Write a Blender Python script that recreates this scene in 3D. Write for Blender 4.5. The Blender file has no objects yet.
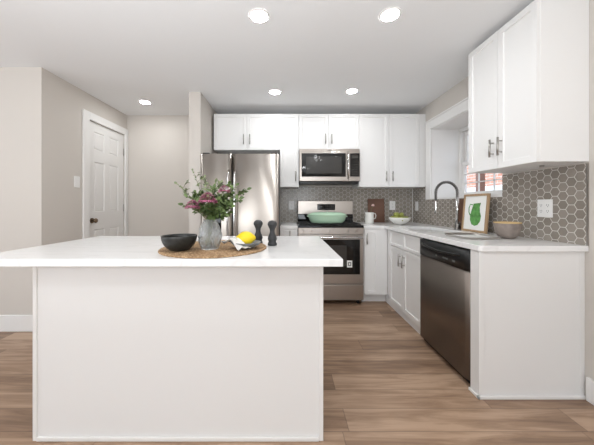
import bpy, bmesh, math, random
from mathutils import Vector, Matrix
random.seed(7)
S = bpy.context.scene
COL = S.collection
PI = math.pi

# ---------------------------------------------------------------- camera
cam = bpy.data.cameras.new('camera')
cam.sensor_width = 36.0
cam.lens = 262 / 594 * 36.0
cam.shift_x = 11 / 594
cam.shift_y = -17.5 / 594
cam.clip_start = 0.05
camo = bpy.data.objects.new('camera', cam)
camo.location = (0, 0, 1.157)
camo.rotation_euler = (PI / 2, 0, 0)
COL.objects.link(camo)
S.camera = camo

# ---------------------------------------------------------------- world / light / exposure
W = bpy.data.worlds.new('world')
S.world = W
W.use_nodes = True
bg = W.node_tree.nodes['Background']
bg.inputs[0].default_value = (0.80, 0.88, 1.0, 1)
bg.inputs[1].default_value = 2.2
S.view_settings.view_transform = 'Standard'
S.view_settings.look = 'None'
S.view_settings.gamma = 1
S.view_settings.use_curve_mapping = False
S.view_settings.exposure = 0.14

def area(name, loc, rot, sx, sy, power, col=(1, 1, 1)):
    l = bpy.data.lights.new(name, 'AREA')
    l.shape = 'RECTANGLE'
    l.size = sx
    l.size_y = sy
    l.energy = power
    l.color = col
    o = bpy.data.objects.new(name, l)
    o.location = loc
    o.rotation_euler = rot
    COL.objects.link(o)
    return o
# daylight entering by the two tall rear windows, by the living-room window and by the sink window
WIN_REAR = [(-2.65, -1.75), (-1.35, -0.75), (0.35, 1.35)]
for (a, b) in WIN_REAR:
    area('window_daylight', ((a + b) / 2, -3.56, 1.25), (PI / 2 + 0.6, 0, 0), b - a, 1.7, 21 * (b - a), (0.92, 0.97, 1.0))
# (living-room window)
area('window_daylight', (-4.94, 0.2, 1.35), (PI / 2 + 0.5, 0, -PI / 2), 2.4, 1.5, 28, (0.92, 0.97, 1.0))
# unseen fill lamps added to brighten the ceiling, standing in for a bounced flash
area('ceiling_fill', (-1.2, -0.4, 1.35), (PI - 0.45, 0, 0), 0.9, 0.9, 36, (0.94, 0.97, 1.0))
area('ceiling_fill', (0.2, -0.4, 1.35), (PI - 0.35, 0, 0), 0.9, 0.9, 24, (0.94, 0.97, 1.0))
LAMP_E = 115.0

# ---------------------------------------------------------------- materials
def nt(name):
    m = bpy.data.materials.new(name)
    m.use_nodes = True
    return m, m.node_tree, m.node_tree.nodes['Principled BSDF']

def pmat(name, col, rough=0.5, metal=0.0, bump=0.0, bscale=200, var=0.0, vscale=3.0, coat=0.0, emis=None, es=0, trans=0, ior=1.45):
    m, t, b = nt(name)
    b.inputs['Base Color'].default_value = (*col, 1)
    b.inputs['Roughness'].default_value = rough
    b.inputs['Metallic'].default_value = metal
    b.inputs['Coat Weight'].default_value = coat
    b.inputs['Transmission Weight'].default_value = trans
    b.inputs['IOR'].default_value = ior
    if emis:
        b.inputs['Emission Color'].default_value = (*emis, 1)
        b.inputs['Emission Strength'].default_value = es
    tc = t.nodes.new('ShaderNodeTexCoord')
    if var > 0:
        n = t.nodes.new('ShaderNodeTexNoise')
        n.inputs['Scale'].default_value = vscale
        n.inputs['Detail'].default_value = 3
        t.links.new(tc.outputs['Object'], n.inputs['Vector'])
        r = t.nodes.new('ShaderNodeValToRGB')
        r.color_ramp.elements[0].position = 0.3
        r.color_ramp.elements[1].position = 0.7
        r.color_ramp.elements[0].color = (*[c * (1 - var) for c in col], 1)
        r.color_ramp.elements[1].color = (*[min(1, c * (1 + var)) for c in col], 1)
        t.links.new(n.outputs['Fac'], r.inputs['Fac'])
        t.links.new(r.outputs['Color'], b.inputs['Base Color'])
    if bump > 0:
        n = t.nodes.new('ShaderNodeTexNoise')
        n.inputs['Scale'].default_value = bscale
        t.links.new(tc.outputs['Object'], n.inputs['Vector'])
        bp = t.nodes.new('ShaderNodeBump')
        bp.inputs['Strength'].default_value = bump
        bp.inputs['Distance'].default_value = 0.002
        t.links.new(n.outputs['Fac'], bp.inputs['Height'])
        t.links.new(bp.outputs['Normal'], b.inputs['Normal'])
    return m

def steel(name, col, rough, axis, aniso=False):
    """brushed metal: fine streaks stretched along one axis"""
    m, t, b = nt(name)
    b.inputs['Metallic'].default_value = 1
    tc = t.nodes.new('ShaderNodeTexCoord')
    mp = t.nodes.new('ShaderNodeMapping')
    sc = [500, 500, 500]
    sc['xyz'.index(axis)] = 4
    mp.inputs['Scale'].default_value = sc
    n = t.nodes.new('ShaderNodeTexNoise')
    n.inputs['Scale'].default_value = 1
    t.links.new(tc.outputs['Object'], mp.inputs['Vector'])
    t.links.new(mp.outputs['Vector'], n.inputs['Vector'])
    mr = t.nodes.new('ShaderNodeMapRange')
    mr.inputs['To Min'].default_value = rough - 0.03
    mr.inputs['To Max'].default_value = rough + 0.03
    if aniso:
        tg = t.nodes.new('ShaderNodeTangent')
        tg.direction_type = 'RADIAL'
        tg.axis = 'Z'
        t.links.new(tg.outputs[0], b.inputs['Tangent'])
        b.inputs['Anisotropic'].default_value = 0.9
        b.inputs['Anisotropic Rotation'].default_value = 0.25
    t.links.new(n.outputs['Fac'], mr.inputs['Value'])
    t.links.new(mr.outputs['Result'], b.inputs['Roughness'])
    b.inputs['Base Color'].default_value = (*col, 1)
    return m

def floor_mat():
    m, t, b = nt('oak_planks')
    N = t.nodes.new
    L = t.links.new
    tc = N('ShaderNodeTexCoord')
    sp = N('ShaderNodeSeparateXYZ')
    L(tc.outputs['Object'], sp.inputs[0])
    def mth(op, a, bb=None, c=None):
        n = N('ShaderNodeMath')
        n.operation = op
        for i, v in enumerate((a, bb, c)):
            if v is None: continue
            if isinstance(v, (int, float)): n.inputs[i].default_value = v
            else: L(v, n.inputs[i])
        return n.outputs[0]
    PW, PL = 0.152, 1.22
    v = mth('DIVIDE', mth('ADD', sp.outputs[1], 0.03), PW)
    row = mth('FLOOR', v)
    wn = N('ShaderNodeTexWhiteNoise'); wn.noise_dimensions = '1D'
    L(row, wn.inputs['W'])
    u = mth('ADD', mth('DIVIDE', sp.outputs[0], PL), mth('MULTIPLY', wn.outputs['Value'], 7.3))
    idx = mth('FLOOR', u)
    cm = N('ShaderNodeCombineXYZ')
    L(row, cm.inputs[0]); L(idx, cm.inputs[1])
    w2 = N('ShaderNodeTexWhiteNoise'); w2.noise_dimensions = '2D'
    L(cm.outputs[0], w2.inputs['Vector'])
    # grain
    gv = N('ShaderNodeCombineXYZ')
    L(mth('MULTIPLY', sp.outputs[0], 1.6), gv.inputs[0])
    L(mth('MULTIPLY', sp.outputs[1], 17), gv.inputs[1])
    L(mth('MULTIPLY', w2.outputs['Value'], 43), gv.inputs[2])
    g = N('ShaderNodeTexNoise')
    g.inputs['Scale'].default_value = 1.2
    g.inputs['Detail'].default_value = 6
    g.inputs['Roughness'].default_value = 0.62
    g.inputs['Distortion'].default_value = 0.8
    L(gv.outputs[0], g.inputs['Vector'])
    g2v = N('ShaderNodeCombineXYZ')
    L(mth('MULTIPLY', sp.outputs[0], 1.1), g2v.inputs[0])
    L(mth('MULTIPLY', sp.outputs[1], 6), g2v.inputs[1])
    L(mth('MULTIPLY', w2.outputs['Value'], 91), g2v.inputs[2])
    g2 = N('ShaderNodeTexNoise')
    g2.inputs['Scale'].default_value = 1.7
    g2.inputs['Detail'].default_value = 2
    L(g2v.outputs[0], g2.inputs['Vector'])
    val = mth('ADD', mth('ADD', mth('MULTIPLY', g.outputs['Fac'], 1.05), mth('MULTIPLY', g2.outputs['Fac'], 0.35)),
              mth('MULTIPLY', w2.outputs['Value'], 0.26))
    r = N('ShaderNodeValToRGB')
    e = r.color_ramp.elements
    e[0].position = 0.52; e[0].color = (0.170, 0.101, 0.062, 1)
    e[1].position = 1.12; e[1].color = (0.46, 0.315, 0.215, 1)
    k = e.new(0.80); k.color = (0.31, 0.198, 0.128, 1)
    e[2].position = 1.0
    L(val, r.inputs['Fac'])
    fv = mth('FRACT', v)
    fu = mth('FRACT', u)
    seam = mth('MINIMUM', mth('MINIMUM', fv, mth('SUBTRACT', 1.0, fv)), mth('MULTIPLY', mth('MINIMUM', fu, mth('SUBTRACT', 1.0, fu)), PL / PW))
    sm = N('ShaderNodeMapRange')
    sm.inputs['From Min'].default_value = 0.006
    sm.inputs['From Max'].default_value = 0.022
    sm.inputs['To Min'].default_value = 0.62
    sm.inputs['To Max'].default_value = 1
    L(seam, sm.inputs['Value'])
    mx = N('ShaderNodeVectorMath'); mx.operation = 'SCALE'
    L(r.outputs['Color'], mx.inputs[0]); L(sm.outputs['Result'], mx.inputs['Scale'])
    L(mx.outputs[0], b.inputs['Base Color'])
    b.inputs['Roughness'].default_value = 0.42
    bp = N('ShaderNodeBump'); bp.inputs['Strength'].default_value = 0.25; bp.inputs['Distance'].default_value = 0.002
    L(mth('ADD', sm.outputs['Result'], mth('MULTIPLY', g.outputs['Fac'], 0.3)), bp.inputs['Height'])
    L(bp.outputs['Normal'], b.inputs['Normal'])
    return m

def quartz_mat():
    m, t, b = nt('white_quartz')
    tc = t.nodes.new('ShaderNodeTexCoord')
    n = t.nodes.new('ShaderNodeTexNoise')
    n.inputs['Scale'].default_value = 1.3
    n.inputs['Detail'].default_value = 5
    n.inputs['Distortion'].default_value = 1.6
    mp = t.nodes.new('ShaderNodeMapping')
    mp.inputs['Rotation'].default_value = (0, 0, 0.5)
    mp.inputs['Scale'].default_value = (1, 2.4, 1)
    t.links.new(tc.outputs['Object'], mp.inputs[0])
    t.links.new(mp.outputs[0], n.inputs['Vector'])
    r = t.nodes.new('ShaderNodeValToRGB')
    e = r.color_ramp.elements
    e[0].position = 0.47; e[0].color = (0.83, 0.82, 0.81, 1)
    e[1].position = 0.53; e[1].color = (0.83, 0.82, 0.81, 1)
    k = e.new(0.50); k.color = (0.775, 0.765, 0.755, 1)
    t.links.new(n.outputs['Fac'], r.inputs['Fac'])
    t.links.new(r.outputs['Color'], b.inputs['Base Color'])
    b.inputs['Roughness'].default_value = 0.16
    return m

def wood_mat(name, c0, c1, scale=(3, 40, 40), rough=0.5):
    m, t, b = nt(name)
    tc = t.nodes.new('ShaderNodeTexCoord')
    mp = t.nodes.new('ShaderNodeMapping')
    mp.inputs['Scale'].default_value = scale
    n = t.nodes.new('ShaderNodeTexNoise')
    n.inputs['Scale'].default_value = 1
    n.inputs['Detail'].default_value = 5
    t.links.new(tc.outputs['Object'], mp.inputs[0])
    t.links.new(mp.outputs[0], n.inputs['Vector'])
    r = t.nodes.new('ShaderNodeValToRGB')
    r.color_ramp.elements[0].position = 0.3; r.color_ramp.elements[0].color = (*c0, 1)
    r.color_ramp.elements[1].position = 0.7; r.color_ramp.elements[1].color = (*c1, 1)
    t.links.new(n.outputs['Fac'], r.inputs['Fac'])
    t.links.new(r.outputs['Color'], b.inputs['Base Color'])
    b.inputs['Roughness'].default_value = rough
    return m

def weave_mat():
    m, t, b = nt('woven_seagrass')
    tc = t.nodes.new('ShaderNodeTexCoord')
    v = t.nodes.new('ShaderNodeTexVoronoi')
    v.inputs['Scale'].default_value = 95
    t.links.new(tc.outputs['Object'], v.inputs['Vector'])
    r = t.nodes.new('ShaderNodeValToRGB')
    e = r.color_ramp.elements
    e[0].position = 0.0; e[0].color = (0.66, 0.46, 0.27, 1)
    e[1].position = 0.65; e[1].color = (0.30, 0.18, 0.09, 1)
    t.links.new(v.outputs['Distance'], r.inputs['Fac'])
    n = t.nodes.new('ShaderNodeTexNoise'); n.inputs['Scale'].default_value = 14
    t.links.new(tc.outputs['Object'], n.inputs['Vector'])
    mx = t.nodes.new('ShaderNodeMix'); mx.data_type = 'RGBA'; mx.blend_type = 'MULTIPLY'
    mx.inputs['Factor'].default_value = 0.6
    t.links.new(r.outputs['Color'], mx.inputs['A'])
    r2 = t.nodes.new('ShaderNodeValToRGB')
    r2.color_ramp.elements[0].position = 0.35; r2.color_ramp.elements[0].color = (0.72, 0.68, 0.62, 1)
    r2.color_ramp.elements[1].position = 0.6
    t.links.new(n.outputs['Fac'], r2.inputs['Fac'])
    t.links.new(r2.outputs['Color'], mx.inputs['B'])
    t.links.new(mx.outputs['Result'], b.inputs['Base Color'])
    b.inputs['Roughness'].default_value = 0.85
    bp = t.nodes.new('ShaderNodeBump'); bp.inputs['Strength'].default_value = 0.8; bp.inputs['Distance'].default_value = 0.003
    bp.invert = True
    t.links.new(v.outputs['Distance'], bp.inputs['Height'])
    t.links.new(bp.outputs['Normal'], b.inputs['Normal'])
    return m

def brick_mat():
    m, t, b = nt('orange_brick')
    tc = t.nodes.new('ShaderNodeTexCoord')
    sp = t.nodes.new('ShaderNodeSeparateXYZ'); cb = t.nodes.new('ShaderNodeCombineXYZ')
    t.links.new(tc.outputs['Object'], sp.inputs[0])
    t.links.new(sp.outputs[1], cb.inputs[0]); t.links.new(sp.outputs[2], cb.inputs[1])
    br = t.nodes.new('ShaderNodeTexBrick')
    br.inputs['Color1'].default_value = (0.60, 0.27, 0.19, 1)
    br.inputs['Color2'].default_value = (0.68, 0.36, 0.26, 1)
    br.inputs['Mortar'].default_value = (0.75, 0.65, 0.58, 1)
    br.inputs['Scale'].default_value = 1
    br.inputs['Brick Width'].default_value = 0.22
    br.inputs['Row Height'].default_value = 0.075
    br.inputs['Mortar Size'].default_value = 0.008
    t.links.new(cb.outputs[0], br.inputs['Vector'])
    t.links.new(br.outputs['Color'], b.inputs['Base Color'])
    b.inputs['Roughness'].default_value = 0.9
    return m

M = {}
M['wall'] = pmat('greige_paint', (0.60, 0.558, 0.512), 0.85, bump=0.05, bscale=400)
M['ceil'] = pmat('ceiling_paint', (0.83, 0.835, 0.84), 0.9, bump=0.04, bscale=300)
M['trim'] = pmat('trim_paint', (0.80, 0.785, 0.765), 0.4)
M['cab'] = pmat('cabinet_paint', (0.79, 0.78, 0.765), 0.55)
M['floor'] = floor_mat()
M['quartz'] = quartz_mat()
M['steel_v'] = steel('brushed_steel_vertical', (0.55, 0.505, 0.46), 0.38, 'z', True)
M['steel_h'] = steel('brushed_steel_horizontal', (0.42, 0.38, 0.345), 0.32, 'x')
M['nickel'] = pmat('satin_nickel', (0.42, 0.40, 0.375), 0.32, 1)
M['chrome'] = pmat('polished_steel', (0.72, 0.71, 0.70), 0.14, 1)
M['gun'] = pmat('dark_spring_steel', (0.22, 0.21, 0.20), 0.3, 1)
M['bronze'] = pmat('aged_bronze', (0.22, 0.16, 0.11), 0.35, 1)
M['black'] = pmat('black_plastic', (0.012, 0.012, 0.012), 0.3)
M['blackg'] = pmat('black_glass', (0.006, 0.006, 0.006), 0.06)
M['smoke'] = pmat('smoked_glass', (0.045, 0.043, 0.04), 0.12)
M['iron'] = pmat('cast_iron', (0.015, 0.015, 0.015), 0.55, bump=0.3, bscale=300)
M['grout'] = pmat('pale_grout', (0.56, 0.53, 0.485), 0.8)
M['hexa'] = pmat('taupe_tile', (0.275, 0.243, 0.208), 0.22)
M['hexb'] = pmat('taupe_tile_light', (0.300, 0.266, 0.230), 0.22)
M['hexc'] = pmat('taupe_tile_dark', (0.250, 0.220, 0.187), 0.22)
M['plastic'] = pmat('white_plastic', (0.80, 0.79, 0.77), 0.35)
M['slot'] = pmat('dark_slot', (0.05, 0.05, 0.05), 0.6)
M['lamp'] = pmat('lamp_diffuser', (1, 1, 1), 0.5, emis=(0.96, 0.985, 1), es=LAMP_E)
M['mint'] = pmat('mint_enamel', (0.46, 0.66, 0.49), 0.15, coat=0.3)
M['char'] = pmat('charcoal_wood', (0.032, 0.033, 0.034), 0.5, bump=0.3, bscale=60, var=0.25, vscale=40)
M['blackbowl'] = pmat('black_stoneware', (0.022, 0.022, 0.020), 0.38, var=0.3, vscale=60)
M['greydish'] = pmat('grey_stoneware', (0.17, 0.175, 0.17), 0.5, var=0.2, vscale=50)
M['lemon'] = pmat('lemon_peel', (0.88, 0.66, 0.02), 0.42, bump=0.5, bscale=120)
M['linen'] = pmat('white_linen', (0.76, 0.74, 0.70), 0.9, bump=0.4, bscale=500)
M['stripe'] = pmat('navy_stripe', (0.16, 0.17, 0.20), 0.9)
M['weave'] = weave_mat()
M['leaf'] = pmat('leaf_green', (0.105, 0.155, 0.050), 0.55, var=0.4, vscale=25)
M['leaf2'] = pmat('sage_leaf_green', (0.185, 0.215, 0.115), 0.6, var=0.35, vscale=25)
M['stem'] = pmat('stem_green', (0.16, 0.17, 0.08), 0.6)
M['pink'] = pmat('pink_petals', (0.46, 0.14, 0.24), 0.7, var=0.45, vscale=90)
M['walnut'] = wood_mat('walnut_board', (0.11, 0.05, 0.03), (0.19, 0.09, 0.055), (3, 40, 5))
M['maple'] = wood_mat('light_oak_frame', (0.33, 0.21, 0.11), (0.46, 0.31, 0.18), (60, 60, 6))
M['brown'] = pmat('brown_paint', (0.22, 0.12, 0.09), 0.6)
M['paper'] = pmat('white_paper', (0.85, 0.84, 0.81), 0.8)
M['greenink'] = pmat('green_ink', (0.10, 0.28, 0.07), 0.7, var=0.35, vscale=30)
M['whitecer'] = pmat('white_ceramic', (0.74, 0.73, 0.69), 0.25)
M['apple'] = pmat('green_apple', (0.30, 0.32, 0.07), 0.4, var=0.3, vscale=20)
M['taupebowl'] = pmat('taupe_stoneware', (0.23, 0.19, 0.165), 0.5, var=0.15, vscale=30)
M['bamboo'] = pmat('bamboo', (0.55, 0.38, 0.18), 0.5)
M['brick'] = brick_mat()
M['ground'] = pmat('gravel_ground', (0.35, 0.33, 0.30), 0.9, var=0.3, vscale=8)
M['tan'] = pmat('tan_dish', (0.74, 0.73, 0.71), 0.4)

def glass_mat(name, col, rough=0.0, ior=1.45):
    m = pmat(name, col, rough, trans=1.0, ior=ior)
    return m
M['glass'] = glass_mat('window_glass', (0.97, 0.99, 1.0), 0, 1.02)
M['vase'] = pmat('smoky_vase_glass', (0.80, 0.82, 0.82), 0.07, trans=0.85, ior=1.25)
M['water'] = glass_mat('vase_water', (0.93, 0.96, 0.95), 0.0, 1.05)

# ---------------------------------------------------------------- mesh helpers
def origin_of(o):
    v = Vector((0, 0, 0))
    while o is not None:
        v += o.location
        o = o.parent
    return v

class MB:
    def __init__(s):
        s.bm = bmesh.new()
    def box(s, x0, x1, y0, y1, z0, z1, bev=0.0, mi=0, seg=2):
        r = bmesh.ops.create_cube(s.bm, size=1)
        vs = r['verts']
        for v in vs:
            v.co = Vector(((x0 + x1) / 2 + v.co.x * (x1 - x0), (y0 + y1) / 2 + v.co.y * (y1 - y0), (z0 + z1) / 2 + v.co.z * (z1 - z0)))
        fs = {f for v in vs for f in v.link_faces}
        for f in fs: f.material_index = mi
        if bev > 0:
            es = list({e for v in vs for e in v.link_edges})
            q = bmesh.ops.bevel(s.bm, geom=es, offset=bev, segments=seg, affect='EDGES', profile=0.5)
            for f in q['faces']: f.material_index = mi
        return s
    def cyl(s, p0, p1, r0, r1=None, seg=20, mi=0, cap=True):
        return s.tube([p0, p1], [r0, r0 if r1 is None else r1], seg, mi, cap)
    def tube(s, pts, rad, seg=10, mi=0, cap=True):
        pts = [Vector(p) for p in pts]
        if isinstance(rad, (int, float)): rad = [rad] * len(pts)
        rings = []
        prev = None
        for i, p in enumerate(pts):
            if i == 0: d = pts[1] - p
            elif i == len(pts) - 1: d = p - pts[i - 1]
            else: d = pts[i + 1] - pts[i - 1]
            d.normalize()
            if prev is None:
                a = Vector((0, 0, 1)) if abs(d.z) < 0.9 else Vector((1, 0, 0))
                u = d.cross(a).normalized()
            else:
                u = (prev - d * prev.dot(d)).normalized()
            prev = u
            w = d.cross(u)
            rings.append([s.bm.verts.new(p + (u * math.cos(2 * PI * k / seg) + w * math.sin(2 * PI * k / seg)) * rad[i]) for k in range(seg)])
        for a, b in zip(rings, rings[1:]):
            for k in range(seg):
                f = s.bm.faces.new((a[k], a[(k + 1) % seg], b[(k + 1) % seg], b[k]))
                f.material_index = mi; f.smooth = True
        if cap:
            for rr, flip in ((rings[0], True), (rings[-1], False)):
                f = s.bm.faces.new(rr[::-1] if flip else rr)
                f.material_index = mi
        return s
    def lathe(s, prof, c=(0, 0, 0), seg=32, mi=0, smooth=True, sx=1, sy=1, rot=0, wob=None):
        rings = []
        for i, (r, z) in enumerate(prof):
            if r < 1e-6:
                rings.append([s.bm.verts.new((c[0], c[1], c[2] + z))])
            else:
                rr = []
                for k in range(seg):
                    a = 2 * PI * k / seg + rot
                    q = r * (wob(a, z) if wob else 1)
                    rr.append(s.bm.verts.new((c[0] + q * math.cos(a) * sx, c[1] + q * math.sin(a) * sy, c[2] + z)))
                rings.append(rr)
        for a, b in zip(rings, rings[1:]):
            for k in range(seg):
                k2 = (k + 1) % seg
                if len(a) == 1 and len(b) == 1: continue
                if len(a) == 1: vs = (a[0], b[k2], b[k])
                elif len(b) == 1: vs = (a[k], a[k2], b[0])
                else: vs = (a[k], a[k2], b[k2], b[k])
                f = s.bm.faces.new(vs)
                f.smooth = smooth; f.material_index = mi
        return s
    def poly(s, pts, th, mi=0):
        """pts: planar loop of 3-D points, th: extrusion vector"""
        vs = [s.bm.verts.new(p) for p in pts]
        f = s.bm.faces.new(vs)
        f.material_index = mi
        r = bmesh.ops.extrude_face_region(s.bm, geom=[f])
        nv = [g for g in r['geom'] if isinstance(g, bmesh.types.BMVert)]
        for v in nv: v.co += Vector(th)
        for g in r['geom']:
            if isinstance(g, bmesh.types.BMFace): g.material_index = mi
        for v in nv:
            for ff in v.link_faces: ff.material_index = mi
        return s
    def shaker(s, x0, x1, z0, z1, y0=-0.02, y1=0.0, st=0.057, dep=0.009):
        b = s.bm
        r = bmesh.ops.create_cube(b, size=1)
        for v in r['verts']:
            v.co = Vector(((x0 + x1) / 2 + v.co.x * (x1 - x0), (y0 + y1) / 2 + v.co.y * (y1 - y0), (z0 + z1) / 2 + v.co.z * (z1 - z0)))
        fs = {f for v in r['verts'] for f in v.link_faces}
        fr = [f for f in fs if f.normal.y < -0.9 or all(abs(v.co.y - y0) < 1e-6 for v in f.verts)]
        f = fr[0]
        es = list(f.edges)
        bmesh.ops.inset_region(b, faces=[f], thickness=st, depth=0)
        bmesh.ops.inset_region(b, faces=[f], thickness=0.004, depth=0)
        for v in f.verts: v.co.y += dep
        return s
    def build(s, name, mats, parent=None, local=False, base=None, recalc=True):
        if recalc: bmesh.ops.recalc_face_normals(s.bm, faces=s.bm.faces)
        me = bpy.data.meshes.new(name)
        if not isinstance(mats, (list, tuple)): mats = [mats]
        off = Vector((0, 0, 0))
        if parent is not None and not local: off = origin_of(parent)
        if base is not None: off = Vector(base)
        if off.length > 0: bmesh.ops.translate(s.bm, verts=s.bm.verts, vec=-off)
        s.bm.to_mesh(me)
        s.bm.free()
        for m in mats: me.materials.append(m)
        o = bpy.data.objects.new(name, me)
        if base is not None: o.location = base
        COL.objects.link(o)
        if parent is not None: o.parent = parent
        return o

def tag(o, label, cat, group=None, kind=None):
    o['label'] = label
    o['category'] = cat
    if group: o['group'] = group
    if kind: o['kind'] = kind
    return o
def thing(name, label, cat, loc=(0, 0, 0), rz=0, group=None):
    o = bpy.data.objects.new(name, None)
    COL.objects.link(o)
    o.location = loc
    o.rotation_euler = (0, 0, rz)
    o.empty_display_size = 0.05
    return tag(o, label, cat, group)
def struct(o, label=None, cat=None):
    o['kind'] = 'structure'
    if label: o['label'] = label
    if cat: o['category'] = cat
    return o
def copy_tree(o, parent=None):
    c = o.copy()
    COL.objects.link(c)
    c.parent = parent
    for ch in list(o.children): copy_tree(ch, c)
    return c

# ---------------------------------------------------------------- key dimensions
ZC = 2.422          # ceiling
XR = 1.79           # right wall
YB = 3.70           # back wall
XL = -2.245         # left (door) wall
YF = 2.405          # left wall facing the camera
YREAR = -3.6
XFAR = -5.0

# ================================================================ THE SETTING
struct(MB().box(XFAR - 0.1, 2.25, YREAR - 0.1, 3.9, -0.1, 0).build('floor', M['floor']), 'brown wood plank floor', 'floor')
struct(MB().box(XFAR - 0.1, 2.25, YREAR - 0.1, 3.9, ZC, ZC + 0.1).build('ceiling', M['ceil']), 'smooth off-white ceiling', 'ceiling')
struct(MB().box(XL - 0.1, 2.19, YB, YB + 0.12, 0, ZC).build('wall_back', M['wall']), 'greige back wall behind the kitchen cabinets', 'wall')
# right wall with the deep window opening
WY0, WY1, WZ0, WZ1 = 2.16, 3.22, 1.225, 2.09
XO = 2.19
w = MB()
w.box(XR, XO, YREAR, WY0, 0, ZC)
w.box(XR, XO, WY1, YB, 0, ZC)
w.box(XR, XO, WY0, WY1, 0, WZ0)
w.box(XR, XO, WY0, WY1, WZ1, ZC)
struct(w.build('wall_right', M['wall']), 'greige right wall with the sink window', 'wall')
# left wall with door
DY0, DY1, DZ = 2.975, 3.635, 2.13
w = MB()
w.box(XL - 0.1, XL, YF, DY0, 0, ZC)
w.box(XL - 0.1, XL, DY1, YB, 0, ZC)
w.box(XL - 0.1, XL, DY0, DY1, DZ, ZC)
struct(w.build('wall_left', M['wall']), 'greige side wall holding the white door', 'wall')
struct(MB().box(XFAR, XL - 0.1, YF, YF + 0.1, 0, ZC).build('wall_left_front', M['wall']), 'greige wall facing the camera at far left', 'wall')
w = MB()
w.box(XFAR - 0.1, XFAR, YREAR, YF, 0, 0.5); w.box(XFAR - 0.1, XFAR, YREAR, YF, 2.2, ZC)
w.box(XFAR - 0.1, XFAR, YREAR, -1.0, 0.5, 2.2); w.box(XFAR - 0.1, XFAR, 1.4, YF, 0.5, 2.2)
struct(w.build('wall_far_left', M['wall']), 'greige living room wall with a window', 'wall')
w = MB()
xs = [XFAR] + [v for p in WIN_REAR for v in p] + [2.19]
for i in range(0, len(xs), 2): w.box(xs[i], xs[i + 1], YREAR - 0.1, YREAR, 0, ZC)
for (a, b) in WIN_REAR:
    w.box(a, b, YREAR - 0.1, YREAR, 0, 0.3); w.box(a, b, YREAR - 0.1, YREAR, 2.2, ZC)
struct(w.build('wall_rear', M['wall']), 'greige wall behind the camera with tall windows', 'wall')
struct(MB().box(-1.085, -0.955, 2.93, YB, 0, ZC).build('wall_partition', M['wall']), 'narrow wall end beside the refrigerator', 'wall')

# rear window frames
n = 2
for (a, b) in WIN_REAR:
    f = MB()
    f.box(a, a + 0.05, YREAR - 0.09, YREAR + 0.02, 0.3, 2.2); f.box(b - 0.05, b, YREAR - 0.09, YREAR + 0.02, 0.3, 2.2)
    f.box(a, b, YREAR - 0.09, YREAR + 0.02, 0.3, 0.35); f.box(a, b, YREAR - 0.09, YREAR + 0.02, 2.15, 2.2)
    struct(f.build('window_%d' % n, M['trim']), 'tall white framed window behind the camera', 'window')
    n += 1

# baseboards
def bboard(name, x0, x1, y0, y1, label, h=0.15):
    m = MB()
    m.box(x0, x1, y0, y1, 0, h, 0.004)
    struct(m.build(name, M['trim']), label, 'baseboard')
bboard('baseboard_left_front', XFAR, XL + 0.014, YF - 0.014, YF, 'white baseboard under the far left wall')
bboard('baseboard_left', XL, XL + 0.014, YF, DY0 - 0.095, 'white baseboard beside the white door')
bboard('baseboard_back', XL, -1.085, YB - 0.014, YB, 'white baseboard along the hallway back wall')
bboard('baseboard_right', XR - 0.016, XR, YREAR, 1.552, 'white baseboard on the right wall', 0.14)

# door casing
c = MB()
c.box(XL, XL + 0.02, DY0 - 0.09, DY0, 0, DZ + 0.087, 0.004)
c.box(XL, XL + 0.02, DY1, DY1 + 0.062, 0, DZ + 0.087, 0.004)
c.box(XL, XL + 0.02, DY0, DY1, DZ, DZ + 0.087, 0.004)
struct(c.build('trim_1', M['trim']), 'white casing around the six panel door', 'trim')

# the six-panel door (local frame: front faces -y, x along width)
d = bpy.data.objects.new('door_1', None)
COL.objects.link(d)
d.location = (XL - 0.012, DY0 + 0.003, 0.008)
d.rotation_euler = (0, 0, PI / 2)
struct(d, 'white six panel interior door with bronze knob', 'door')
DWd = DY1 - DY0 - 0.006
def six_panel(w, h):
    mb = MB()
    xs = [0, 0.105, w / 2 - 0.045, w / 2 + 0.045, w - 0.105, w]
    zs = [0, 0.24, 0.86, 1.07, 1.66, 1.80, 2.015, h]
    b = mb.bm
    g = [[b.verts.new((x, 0, z)) for z in zs] for x in xs]
    for i in range(len(xs) - 1):
        for j in range(len(zs) - 1):
            f = b.faces.new((g[i][j], g[i + 1][j], g[i + 1][j + 1], g[i][j + 1]))
    bmesh.ops.recalc_face_normals(b, faces=b.faces)
    b.faces.ensure_lookup_table()
    pan = [f for f in b.faces if any(abs(f.calc_center_median().x - (xs[i] + xs[i + 1]) / 2) < 1e-4 for i in (1, 3)) and
           any(abs(f.calc_center_median().z - (zs[j] + zs[j + 1]) / 2) < 1e-4 for j in (1, 3, 5))]
    for f in pan:
        bmesh.ops.inset_region(b, faces=[f], thickness=0.012, depth=0)
        for v in f.verts: v.co.y += 0.010
        bmesh.ops.inset_region(b, faces=[f], thickness=0.022, depth=0)
        for v in f.verts: v.co.y -= 0.007
    mb.box(0, w, 0.012, 0.035, 0, h)
    # rim joining face to slab
    mb.box(0, w, 0.0005, 0.012, 0, 0.003); mb.box(0, w, 0.0005, 0.012, h - 0.003, h)
    mb.box(0, 0.003, 0.0005, 0.012, 0, h); mb.box(w - 0.003, w, 0.0005, 0.012, 0, h)
    return mb
six_panel(DWd, DZ - 0.012).build('door_leaf', M['trim'], d, local=True)
k = MB()
k.cyl((0.062, -0.002, 0.968), (0.062, -0.012, 0.968), 0.03, seg=24)
k.cyl((0.062, -0.012, 0.968), (0.062, -0.04, 0.968), 0.011, seg=16)
kn = [(0.0, -0.068), (0.012, -0.067), (0.024, -0.060), (0.029, -0.050), (0.024, -0.040), (0.011, -0.036)]
rr = []
k.tube([(0.062, y, 0.968) for r, y in kn[::-1]], [max(r, 0.001) for r, y in kn[::-1]], 20)
k.build('door_knob', M['bronze'], d, local=True)
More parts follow.
